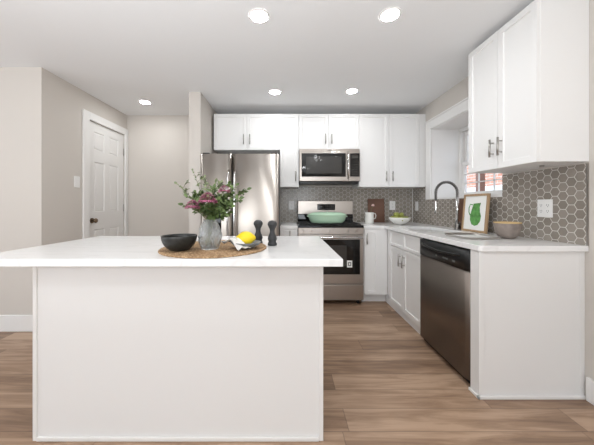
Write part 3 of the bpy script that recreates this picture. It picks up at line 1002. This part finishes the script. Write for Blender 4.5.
# helix
dense = []
for a, b in zip(path, path[1:]):
    n_ = max(2, int((b - a).length / 0.0014))
    for i in range(n_): dense.append(a.lerp(b, i / n_))
hel = []
acc = 0
for i in range(len(dense) - 1):
    d_ = (dense[i + 1] - dense[i])
    acc += d_.length
    d_ = d_.normalized()
    u_ = Vector((0, 1, 0)); v_ = d_.cross(u_)
    an = acc / 0.009 * 2 * PI
    hel.append(dense[i] + (u_ * math.cos(an) + v_ * math.sin(an)) * 0.0125)
m = MB(); m.tube(hel, 0.0027, 5); m.build('spring', M['gun'], fa)
m = MB()
m.tube([(FXx - 2 * R_, FYy, 1.205), (FXx - 2 * R_, FYy, 1.19), (FXx - 2 * R_, FYy, 1.12), (FXx - 2 * R_, FYy, 1.075)], [0.008, 0.009, 0.0095, 0.013], 16)
m.build('spray_head', M['chrome'], fa)
m = MB()
m.cyl((FXx, FYy, 0.958), (FXx, FYy - 0.035, 0.958), 0.011, seg=14)
m.cyl((FXx, FYy - 0.032, 0.958), (FXx - 0.03, FYy - 0.085, 0.99), 0.005, seg=10)
m.build('lever', M['gun'], fa)

# ================================================================ FRAMED PRINT (leans on the wall; built in local frame then rotated)
pf = thing('picture_frame', 'light wood framed print of a green jug leaning under the window', 'picture', (1.676, 2.51, 0.9158), -PI / 2)
pf.rotation_euler = (math.radians(-5), 0, -PI / 2)
Wp, Hp, fw = 0.305, 0.342, 0.019
m = MB()
m.box(0, fw, 0, 0.02, 0, Hp, 0.002); m.box(Wp - fw, Wp, 0, 0.02, 0, Hp, 0.002)
m.box(fw, Wp - fw, 0, 0.02, 0, fw, 0.002); m.box(fw, Wp - fw, 0, 0.02, Hp - fw, Hp, 0.002)
m.build('frame', M['maple'], pf, local=True)
MB().box(fw - 0.002, Wp - fw + 0.002, 0.008, 0.014, fw - 0.002, Hp - fw + 0.002).build('print_paper', M['paper'], pf, local=True)
jug = [(0.125, 0.255), (0.215, 0.262), (0.205, 0.225), (0.212, 0.18), (0.228, 0.145), (0.222, 0.10), (0.195, 0.065), (0.155, 0.055), (0.118, 0.068), (0.096, 0.105), (0.092, 0.15), (0.108, 0.20), (0.118, 0.23)]
m = MB()
m.poly([(x + 0.003, 0.0078, z) for x, z in jug], (0, -0.0008, 0))
m.tube([(0.118, 0.0072, 0.245), (0.088, 0.0072, 0.25), (0.074, 0.0072, 0.215), (0.078, 0.0072, 0.175), (0.096, 0.0072, 0.15)], [0.006, 0.0055, 0.006, 0.0065, 0.007], 6)
o = m.build('jug_drawing', M['greenink'], pf, local=True)
# flatten the handle drawing onto the paper
for v in o.data.vertices: v.co.y = 0.0074 + (v.co.y - 0.0074) * 0.12

bd = thing('cutting_board', 'dark wood board leaning behind the framed print by the faucet', 'board', (1.742, 2.67, 0.9158), -PI / 2)
bd.rotation_euler = (math.radians(-5), 0, -PI / 2)
m = MB(); m.box(0.0, 0.17, 0, 0.014, 0, 0.303, 0.004); m.build('board', M['walnut'], bd, local=True)

# ================================================================ RIGHT COUNTER ITEMS
def bowl_prof(r, h, foot=0.45, th=0.006, n=10, e=0.5):
    out = [(0, 0), (r * foot, 0)]
    for i in range(1, n + 1):
        u = i / n
        out.append((r * (foot + (1 - foot) * (math.sin(u * PI / 2) ** (0.9))), h * (u ** (1 + e))))
    inn = [(max(0.0, q - th), z + (th if i < 2 else th * (1 - (i - 1) / n))) for i, (q, z) in enumerate(out)]
    inn = inn[::-1]
    inn[-1] = (0, th)
    return out, inn
def bowl(name, label, c, r, h, m_out, m_rim=None, m_in=None, foot=0.45, th=0.006, e=0.5, cat='bowl'):
    t = thing(name, label, cat, c)
    o, i = bowl_prof(r, h, foot, th, e=e)
    m = MB(); m.lathe(o + i, c, 40); m.build('bowl_body', m_out, t)
    if m_rim:
        m = MB()
        m.lathe([(r - th - 0.001, h - 0.004), (r - th - 0.0005, h + 0.003), (r + 0.0008, h + 0.003), (r + 0.001, h - 0.005)], c, 40)
        m.build('rim', m_rim, t)
    return t
bowl('bowl', 'taupe stoneware bowl with pale wooden rim beside the framed print', (1.605, 1.90, 0.9155), 0.080, 0.115, M['taupebowl'], M['bamboo'], e=0.7, foot=0.4)

# shallow metal tray near the front edge of the counter
tr = thing('serving_tray', 'flat grey metal rimmed tray on the counter above the dishwasher', 'tray', (1.39, 1.97, 0.9155))
def rrect(x0, x1, y0, y1, r, n=6):
    pts = []
    for (cx, cy, a0) in ((x1 - r, y0 + r, -PI / 2), (x1 - r, y1 - r, 0), (x0 + r, y1 - r, PI / 2), (x0 + r, y0 + r, PI)):
        for i in range(n + 1):
            a = a0 + PI / 2 * i / n
            pts.append((cx + r * math.cos(a), cy + r * math.sin(a)))
    return pts
m = MB()
lo = rrect(1.255, 1.525, 1.83, 2.10, 0.05)
m.poly([(x, y, 0.9158) for x, y in lo], (0, 0, 0.004))
m.build('tray_base', M['tan'], tr)
m = MB(); b = m.bm
rings = []
for (dx, z) in ((0.0, 0.9158), (-0.006, 0.931), (-0.003, 0.932), (0.004, 0.920)):
    rings.append([b.verts.new((1.39 + (x - 1.39) * (1 - dx / 0.135), 1.965 + (y - 1.965) * (1 - dx / 0.135), z)) for x, y in lo])
for a, c in zip(rings, rings[1:]):
    for i in range(len(a)):
        b.faces.new((a[i], a[(i + 1) % len(a)], c[(i + 1) % len(a)], c[i]))
m.build('rim', M['nickel'], tr)

# ================================================================ BACK COUNTER ITEMS
cb = thing('cutting_board', 'walnut rectangular cutting board leaning on the back tile wall', 'board', (1.145, 3.645, 0.9158))
cb.rotation_euler = (math.radians(-5), 0, 0)
MB().box(0, 0.232, 0, 0.016, 0, 0.33, 0.005).build('board', M['walnut'], cb, local=True)
mg = thing('pitcher', 'white ribbed ceramic pitcher before the walnut cutting board', 'pitcher', (1.080, 3.40, 0.9155))
m = MB()
m.lathe([(0, 0), (0.052, 0), (0.055, 0.005), (0.056, 0.07), (0.054, 0.125), (0.060, 0.145), (0.056, 0.145), (0.050, 0.125), (0.050, 0.02), (0, 0.012)], (1.080, 3.40, 0.9155), 36)
m.build('pitcher_body', M['whitecer'], mg)
m = MB()
m.tube([(1.134, 3.40, 1.045), (1.157, 3.40, 1.048), (1.167, 3.40, 1.02), (1.159, 3.40, 0.985), (1.135, 3.40, 0.975)], 0.006, 10)
m.build('handle', M['whitecer'], mg)
fl = thing('flower', 'small pale pink blossom standing in the white pitcher', 'flower', (1.10, 3.40, 0.935))
m = MB(); m.tube([(1.10, 3.40, 0.935), (1.098, 3.40, 1.04), (1.105, 3.395, 1.10), (1.122, 3.39, 1.142)], 0.003, 6); m.build('stem', M['stem'], fl)
m = MB()
rnd = random.Random(4)
for i in range(14):
    a = rnd.uniform(0, 2 * PI); e_ = rnd.uniform(-0.5, 1.2)
    c_ = Vector((1.124, 3.388, 1.152)) + Vector((math.cos(a) * math.cos(e_), math.sin(a) * math.cos(e_), math.sin(e_))) * 0.012
    m.lathe([(0, -0.009), (0.008, -0.004), (0.009, 0.003), (0, 0.009)], c_, 8)
m.build('petals', pmat('pale_pink_petals', (0.70, 0.50, 0.46), 0.7), fl)

fb = bowl('fruit_bowl', 'white footed ceramic bowl of green apples in the corner', (1.392, 3.21, 0.9155), 0.126, 0.090, M['whitecer'], foot=0.28, e=0.05)
def apple(r=0.035):
    t = thing('apple', 'green apple in the white bowl, front left of the pile', 'apple', (0, 0, 0), 0, 'green apples in the white bowl')
    m = MB()
    pr = []
    for i in range(13):
        a = -PI / 2 + PI * i / 12
        q = math.cos(a); z = math.sin(a)
        pr.append((r * q * (1.0 + 0.07 * z), r * (0.90 * z - 0.22 * math.exp(-((q) / 0.28) ** 2) * (1 if z > 0 else -0.6))))
    pr[0] = (0, pr[0][1]); pr[-1] = (0, pr[-1][1])
    m.lathe(pr, (0, 0, r * 0.8), 20)
    m.build('flesh', M['apple'], t, local=True)
    m = MB(); m.tube([(0, 0, r * 1.35), (0.003, 0, r * 1.85)], 0.0014, 6); m.build('stalk', M['brown'], t, local=True)
    return t
ap = apple()
alab = ['green apple in the white bowl, front left of the pile', 'green apple in the white bowl, front middle of the pile', 'green apple in the white bowl, front right of the pile',
        'green apple in the white bowl, back right behind the others', 'green apple in the white bowl, back left behind the others', 'green apple in the white bowl, at the very back of the pile',
        'green apple on top of the fruit pile, left one', 'green apple on top of the fruit pile, right one']
apos = [(0.078 * math.cos(math.radians(q)), 0.078 * math.sin(math.radians(q)), 0.044) for q in (210, 270, 330, 30, 150, 90)] + [(-0.037, 0.0, 0.092), (0.037, 0.004, 0.090)]
for i, p in enumerate(apos):
    a = ap if i == 0 else copy_tree(ap)
    a['label'] = alab[i]
    a.location = (1.392 + p[0], 3.21 + p[1], 0.9155 + p[2] + 0.004)
    a.rotation_euler = (random.uniform(-0.5, 0.5), random.uniform(-0.5, 0.5), random.uniform(0, 6))

# ================================================================ OUTLETS AND SWITCH
def plate(name, label, cat, loc, rz, w, h, kind):
    t = thing(name, label, cat, loc, rz)
    MB().box(-w / 2, w / 2, -0.006, 0, -h / 2, h / 2, 0.002).build('cover_plate', M['plastic'], t, local=True)
    gangs = [0] if w < 0.1 else [-0.023, 0.023]
    for gx in gangs:
        if kind == 'outlet':
            for dz in (-0.02, 0.02):
                m = MB()
                m.box(gx - 0.015, gx + 0.015, -0.0078, -0.0055, dz - 0.013, dz + 0.013, 0.001)
                m.box(gx - 0.007, gx - 0.005, -0.0083, -0.0075, dz - 0.002, dz + 0.008, mi=1)
                m.box(gx + 0.005, gx + 0.007, -0.0083, -0.0075, dz - 0.002, dz + 0.008, mi=1)
                m.box(gx - 0.002, gx + 0.002, -0.0083, -0.0075, dz - 0.010, dz - 0.006, mi=1)
                m.build('socket', [M['plastic'], M['slot']], t, local=True)
        else:
            MB().box(gx - 0.016, gx + 0.016, -0.009, -0.0055, -0.033, 0.033, 0.0015).build('rocker', M['trim'], t, local=True)
    return t
yb = YB - 0.0083
plate('outlet', 'white outlet on the back tile wall left of the range', 'outlet', (0.078, yb, 1.155), 0, 0.078, 0.125, 'outlet')
plate('outlet', 'white outlet on the back tile wall above the fruit bowl', 'outlet', (1.498, yb, 1.150), 0, 0.078, 0.125, 'outlet')
xr = XR - 0.0083
plate('outlet', 'white outlet on the right tile wall near the corner', 'outlet', (xr, 3.565, 1.142), -PI / 2, 0.078, 0.125, 'switch')
plate('outlet', 'wide double white wall plate on the right tile wall', 'outlet', (xr, 1.80, 1.134), -PI / 2, 0.104, 0.122, 'outlet')
plate('light_switch', 'white light switch plate beside the six panel door', 'switch', (XL + 0.0005, 2.81, 1.405), PI / 2, 0.076, 0.12, 'switch')

# ================================================================ RECESSED LIGHTS
def can(x, y):
    t = thing('recessed_light', '', 'ceiling light', (x, y, ZC), 0, 'recessed ceiling lights')
    m = MB()
    m.lathe([(0.054, -0.0012), (0.058, -0.006), (0.069, -0.004), (0.072, -0.0002)], (0, 0, 0), 40)
    m.build('trim_ring', M['trim'], t, local=True)
    m = MB()
    m.lathe([(0.0, -0.0045), (0.0555, -0.0045), (0.0555, -0.0008)], (0, 0, 0), 40)
    m.build('diffuser', M['lamp'], t, local=True)
    return t
cans = [(-0.18, 1.754, 'round recessed ceiling light, nearer left one above the island'),
        (0.692, 1.744, 'round recessed ceiling light, nearer right one above the aisle'),
        (-1.73, 3.218, 'round recessed ceiling light in the hallway by the white door'),
        (-0.123, 2.933, 'round recessed ceiling light in front of the refrigerator'),
        (0.732, 2.907, 'round recessed ceiling light in front of the range'),
        (-0.9, -0.3, 'added round recessed ceiling light, unseen behind the camera on the left'),  # from here on: unseen lights added to raise the room's overall brightness
        (0.8, -0.3, 'added round recessed ceiling light, unseen behind the camera on the right'),
        (-3.3, 0.6, 'added round recessed ceiling light, unseen in the living room'),
        (-1.2, -2.2, 'added round recessed ceiling light, unseen far behind the camera on the left'),
        (0.6, -2.2, 'added round recessed ceiling light, unseen far behind the camera on the right')]
c0 = can(cans[0][0], cans[0][1])
for i, (x, y, l) in enumerate(cans):
    c = c0 if i == 0 else copy_tree(c0)
    c.location = (x, y, ZC)
    c['label'] = l

# ================================================================ ISLAND ITEMS
ZI = 0.9155
MC = (-0.396, 1.463)
m = MB()
pr = []
R0 = 0.284
n_r = 22
for i in range(n_r * 4 + 1):
    r = R0 * i / (n_r * 4)
    ph = (i % 4) / 4
    pr.append((r, 0.0075 + 0.0022 * math.sin(ph * PI)))
pr += [(R0 + 0.003, 0.005), (R0 + 0.002, 0.001), (R0 - 0.006, 0.0)]
pr.append((0, 0))
m.lathe(pr, (MC[0], MC[1], ZI), 96, wob=lambda a, z: 1 + 0.004 * math.sin(60 * a))
tag(m.build('placemat', M['weave'], base=(MC[0], MC[1], ZI)), 'round woven straw placemat on the island', 'placemat')
ZM = ZI + 0.0102

# black bowl
bowl('bowl', 'matte black bowl on the left of the woven placemat', (-0.546, 1.342, ZM), 0.087, 0.076, M['blackbowl'], foot=0.42, th=0.005, e=0.35)

# vase
VC = (-0.402, 1.385, ZM)
vs = thing('vase', 'faceted smoky glass vase holding the flowers', 'vase', VC)
prof = [(0.0, 0.0), (0.045, 0.0), (0.058, 0.035), (0.0645, 0.072), (0.052, 0.115), (0.034, 0.150), (0.036, 0.156)]
inner = [(0.033, 0.156), (0.031, 0.149), (0.048, 0.113), (0.0605, 0.072), (0.054, 0.036), (0.042, 0.006), (0.0, 0.006)]
m = MB(); b = m.bm
def ring(r, z, off):
    return [b.verts.new((VC[0] + r * math.cos(2 * PI * (k + off) / 9), VC[1] + r * math.sin(2 * PI * (k + off) / 9), VC[2] + z)) for k in range(9)]
def skin(levels):
    prev = None
    for i, (r, z) in enumerate(levels):
        off = 0.5 * (i % 2)
        if r == 0: cur = [b.verts.new((VC[0], VC[1], VC[2] + z))]
        else: cur = ring(r, z, off)
        if prev:
            p, po = prev
            if len(p) == 1:
                for k in range(9): b.faces.new((p[0], cur[(k + 1) % 9], cur[k]))
            elif len(cur) == 1:
                for k in range(9): b.faces.new((p[k], p[(k + 1) % 9], cur[0]))
            else:
                # antiprism triangles
                for k in range(9):
                    if po == 0:   # lower at k, upper at k+.5
                        b.faces.new((p[k], p[(k + 1) % 9], cur[k])); b.faces.new((p[(k + 1) % 9], cur[(k + 1) % 9], cur[k]))
                    else:         # lower at k+.5, upper at k
                        b.faces.new((p[k], cur[(k + 1) % 9], cur[k])); b.faces.new((p[k], p[(k + 1) % 9], cur[(k + 1) % 9]))
        prev = (cur, off)
    return prev
skin(prof + inner)
m.build('vase_body', M['vase'], vs)
rg_ = random.Random(11)
VTOP = Vector((VC[0], VC[1], VC[2] + 0.153))
def stem_path(tip, lean):
    """from vase bottom through the neck to the tip"""
    tip = Vector(tip)
    d = tip - VTOP
    b0 = Vector((VC[0] - d.x * 0.12 + lean[0], VC[1] - d.y * 0.12 + lean[1], VC[2] + 0.012))
    nk = VTOP + Vector((max(-0.02, min(0.02, d.x * 0.12)), max(-0.02, min(0.02, d.y * 0.12)), 0))
    mid = nk.lerp(tip, 0.5) + Vector((d.x * -0.06, d.y * -0.06, abs(d.x) * 0.10 + 0.01))
    pts = []
    for i in range(7): pts.append(b0.lerp(nk, i / 6))
    for i in range(1, 9):
        u = i / 8
        pts.append(nk * (1 - u) ** 2 + mid * 2 * u * (1 - u) + tip * u * u)
    return pts
def leaf(b, p, d, n, L, Wd, fold=0.25):
    d = d.normalized(); s = d.cross(n).normalized(); n = s.cross(d).normalized()
    prof = [(0, 0), (0.25, 0.8), (0.5, 1.0), (0.78, 0.62), (1, 0)]
    mids, lf, rt = [], [], []
    for u, wd in prof:
        c = p + d * (L * u) - n * (L * 0.18 * u * u)
        mids.append(b.verts.new(c))
        if wd > 0:
            lf.append(b.verts.new(c + s * Wd * wd / 2 + n * Wd * fold * wd)); rt.append(b.verts.new(c - s * Wd * wd / 2 + n * Wd * fold * wd))
        else:
            lf.append(None); rt.append(None)
    for side in (lf, rt):
        for i in range(4):
            q = [mids[i], mids[i + 1], side[i + 1], side[i]]
            q = [v for v in q if v is not None]
            if side is rt: q = q[::-1]
            f = b.faces.new(q); f.smooth = True
def sprig(tip, label, n=26, L=0.030, Wd=0.013, mat='leaf', start=0.25, side=0.45, seed=1):
    n = int(n * 1.7); L *= 1.12; Wd *= 1.3
    r = random.Random(seed)
    t = thing('greenery_sprig', label, 'leafy sprig', (VC[0], VC[1], VC[2]), 0, 'leafy sprigs in the glass vase')
    pts = stem_path(tip, (r.uniform(-0.018, 0.018), r.uniform(-0.018, 0.018)))
    m = MB(); m.tube(pts, [0.0019] * 7 + [0.0016 - 0.0001 * i for i in range(8)], 6)
    free = pts[6:]
    lm = MB()
    def at(u):
        x = u * (len(free) - 1); i = min(int(x), len(free) - 2)
        return free[i].lerp(free[i + 1], x - i), (free[i + 1] - free[i]).normalized()
    # side twigs
    tw = []
    for k in range(5):
        u = start + (0.92 - start) * k / 5
        p, d = at(u)
        o_ = Vector((r.uniform(-1, 1), r.uniform(-0.9, 0.6), r.uniform(-0.3, 0.7)))
        e = p + (d * 0.5 + o_.normalized() * 0.8).normalized() * r.uniform(0.03, 0.065) * (1.25 - u * 0.5)
        m.tube([p, p.lerp(e, 0.5) + Vector((0, 0, 0.004)), e], [0.0012, 0.001, 0.0007], 5)
        tw.append((p, e))
    for i in range(n):
        if i % 3 == 0:
            u = start + (1 - start) * (i / n); p, d = at(min(u, 0.999))
        else:
            p0, p1 = tw[r.randrange(5)]; p = p0.lerp(p1, r.uniform(0.35, 1)); d = (p1 - p0).normalized()
        o_ = Vector((r.uniform(-1, 1), r.uniform(-1, 1), r.uniform(-0.6, 0.9)))
        leaf(lm.bm, p, d * 0.5 + o_ * 0.8, Vector((r.uniform(-0.4, 0.4), r.uniform(-0.9, 0), 1)), L * r.uniform(0.7, 1.2), Wd * r.uniform(0.8, 1.2))
    p, d = at(0.999)
    leaf(lm.bm, p, d, Vector((0, -1, 0.4)), L, Wd)
    m.build('stem', M['stem'], t)
    lm.build('leaves', M[mat], t, recalc=False)
PXM = 262.0
def wp(px, py, Y):
    return ((px - 286) * Y / PXM, Y, 1.157 + (205 - py) * Y / PXM)
sp_ = [((193, 171), 1.45, 'tall thin sprig reaching highest at the upper left of the vase', 16, 0.016, 0.009, 'leaf2', 0.45),
       ((177, 184), 1.38, 'thin sprig reaching out at the far left of the bouquet', 20, 0.019, 0.010, 'leaf2', 0.40),
       ((183, 205), 1.33, 'low leafy sprig drooping at the left below the pink flower', 24, 0.024, 0.012, 'leaf', 0.30),
       ((205, 178), 1.50, 'grey green sprig rising behind the bouquet centre left', 26, 0.024, 0.012, 'leaf2', 0.30),
       ((216, 182), 1.47, 'upright leafy sprig at the back of the bouquet', 28, 0.026, 0.013, 'leaf2', 0.25),
       ((247, 190), 1.40, 'long leafy sprig reaching out at the far right of the bouquet', 30, 0.026, 0.013, 'leaf', 0.30),
       ((239, 199), 1.34, 'leafy sprig arching low at the right of the bouquet', 34, 0.028, 0.014, 'leaf', 0.20),
       ((230, 207), 1.31, 'dense dark green sprig at front right above the vase', 44, 0.030, 0.015, 'leaf', 0.10),
       ((218, 200), 1.27, 'dense leafy sprig at front centre of the bouquet', 46, 0.030, 0.015, 'leaf', 0.10),
       ((203, 209), 1.31, 'dense leafy sprig at front left above the vase neck', 40, 0.028, 0.014, 'leaf', 0.10),
       ((196, 193), 1.45, 'leafy sprig behind the left pink flower', 36, 0.026, 0.013, 'leaf', 0.20),
       ((228, 194), 1.46, 'leafy sprig behind the right pink flower', 40, 0.028, 0.014, 'leaf', 0.15),
       ((188, 197), 1.36, 'leafy sprig at the left between the two lower pink flowers', 34, 0.024, 0.012, 'leaf', 0.25),
       ((214, 189), 1.36, 'leafy sprig standing between the large and the small pink flower', 40, 0.028, 0.014, 'leaf', 0.15),
       ((236, 186), 1.44, 'leafy sprig rising to the right beside the small pink flower', 32, 0.024, 0.012, 'leaf', 0.25),
       ((222, 211), 1.26, 'low dense sprig hanging over the right rim of the vase', 34, 0.026, 0.014, 'leaf', 0.05)]
for i, ((px, py), Y, lab, n_, L_, Wd_, mt, st_) in enumerate(sp_):
    sprig(wp(px, py, Y), lab, n_, L_, Wd_, mt, st_, seed=20 + i)
def blossom(tip, R, label, seed):
    r = random.Random(seed)
    t = thing('pink_flower', label, 'flower', (VC[0], VC[1], VC[2]), 0, 'pink flowers in the glass vase')
    pts = stem_path(tip, (r.uniform(-0.015, 0.015), r.uniform(-0.015, 0.015)))
    m = MB(); m.tube(pts, 0.0024, 6)
    tip = Vector(tip)
    for k in range(10):
        a = 2 * PI * k / 10
        m.tube([pts[-2], tip + Vector((math.cos(a) * R * 0.6, math.sin(a) * R * 0.6, -R * 0.15))], 0.0011, 4)
    m.build('stem', M['stem'], t)
    h = MB()
    for i in range(150):
        u = math.sqrt(r.random()); a = r.uniform(0, 2 * PI)
        z = (1 - u * u) * R * 1.15 - R * 0.5 + r.uniform(-0.10, 0.06) * R
        c = tip + Vector((math.cos(a) * u * R, math.sin(a) * u * R * 0.9 , z))
        ax = r.uniform(0, PI)
        for q in range(5):
            an = 2 * PI * q / 5 + ax
            dd_ = Vector((math.cos(an), math.sin(an), 0.35))
            leaf(h.bm, c, dd_, Vector((0, -0.3, 1)), R * 0.19, R * 0.16, 0.1)
    for i in range(26):
        a = 2 * PI * i / 26
        c = tip + Vector((math.cos(a) * R * 0.75, math.sin(a) * R * 0.7, -R * 0.12))
        leaf(h.bm, c, Vector((math.cos(a), math.sin(a), -0.7)), Vector((0, 0, 1)), R * 0.30, R * 0.2, 0.1)
    h.build('flower_head', M['pink'], t, recalc=False)
blossom(wp(207.5, 199, 1.25), 0.044, 'largest pink flower cluster at the centre of the bouquet', 3)
blossom(wp(192.5, 205, 1.24), 0.034, 'pink flower cluster low at the left of the bouquet', 4)
blossom(wp(224.5, 189.5, 1.30), 0.030, 'small pink flower cluster at the upper right of the bouquet', 5)

# dish, lemon, napkin
DC = (-0.213, 1.405, ZM)
ds = thing('dish', 'shallow grey dish under the lemon on the placemat', 'dish', DC)
m = MB()
m.lathe([(0, 0), (0.036, 0), (0.044, 0.004), (0.066, 0.018), (0.082, 0.033), (0.079, 0.035), (0.062, 0.026), (0.042, 0.017), (0, 0.015)], DC, 40)
m.build('dish_body', M['greydish'], ds)
lm_ = thing('lemon', 'yellow lemon lying on the grey dish', 'lemon', (-0.216, 1.41, ZM + 0.0165), math.radians(12))
m = MB()
pr = []
for i in range(25):
    a = PI * i / 24
    x = -math.cos(a)
    r = math.sin(a) ** 0.9
    xx = x * 0.045 + (0.008 * math.copysign(1, x) * max(0, abs(x) - 0.86) / 0.14)
    pr.append((xx, 0.0365 * r * (1 if abs(x) < 0.86 else 1)))
m.tube([(x, 0, 0.0365) for x, r in pr], [max(r, 0.0015) for x, r in pr], 24)
m.build('fruit', M['lemon'], lm_, local=True)
MB().cyl((-0.0525, 0, 0.0365), (-0.056, 0, 0.0365), 0.003, 0.002, seg=8).build('stem_end', M['stem'], lm_, local=True)

# napkin: folded cloth draped over the left of the dish
m = MB(); b = m.bm
NU, NV = 26, 14
verts = []
ang = math.radians(-38)
for i in range(NU + 1):
    rowv = []
    for j in range(NV + 1):
        u = i / NU; v = j / NV - 0.5
        s = u * 0.150
        wd = 0.078 * (1 - 0.25 * math.sin(u * PI)) * (1 + 0.2 * u)
        lx, ly = s - 0.075, v * wd
        # profile height along its length: lies in the dish, climbs the rim, falls to the mat
        hh = 0.030 + 0.020 * math.exp(-((u - 0.45) / 0.25) ** 2) - 0.024 * max(0, u - 0.5) * 1.6
        hh += 0.004 * math.cos(v * 14 + u * 3) + 0.003 * math.sin(u * 9 + v * 8)
        x = lx * math.cos(ang) - ly * math.sin(ang)
        y = lx * math.sin(ang) + ly * math.cos(ang)
        rowv.append(b.verts.new((-0.266 + x, 1.372 + y, ZM + max(hh, 0.004))))
    verts.append(rowv)
for i in range(NU):
    for j in range(NV):
        f = b.faces.new((verts[i][j], verts[i + 1][j], verts[i + 1][j + 1], verts[i][j + 1]))
        f.smooth = True
        if i in (2, 3, 5): f.material_index = 1
o = m.build('napkin', [M['linen'], M['stripe']], base=(-0.266, 1.372, ZM))
sd = o.modifiers.new('thickness', 'SOLIDIFY'); sd.thickness = 0.006; sd.offset = 1
sb = o.modifiers.new('smooth', 'SUBSURF'); sb.levels = 1; sb.render_levels = 1
tag(o, 'folded white napkin with dark stripes draped on the grey dish', 'napkin')

# mills
def mill(x, y, lab):
    t = thing('pepper_mill', lab, 'mill', (x, y, ZI), 0, 'dark wooden mills on the island')
    m = MB()
    m.lathe([(0, 0), (0.0255, 0), (0.0275, 0.004), (0.0275, 0.014), (0.0225, 0.022), (0.0265, 0.034), (0.0275, 0.042), (0.024, 0.055), (0.0165, 0.072), (0.0145, 0.085), (0.0165, 0.098), (0.0235, 0.112), (0.0235, 0.114)], (0, 0, 0), 32)
    m.build('mill_body', M['char'], t, local=True)
    m = MB()
    m.lathe([(0.0235, 0.1145), (0.0275, 0.120), (0.0285, 0.128), (0.025, 0.139), (0.016, 0.147), (0.006, 0.149), (0, 0.150)], (0, 0, 0), 32)
    m.build('mill_cap', M['char'], t, local=True)
    return t
a = mill(-0.172, 1.620, 'dark turned wooden mill, left one standing just behind the lemon')
c = copy_tree(a)
c.location = (-0.082, 1.568, ZI)
c['label'] = 'dark turned wooden mill, right one standing alone on the island'
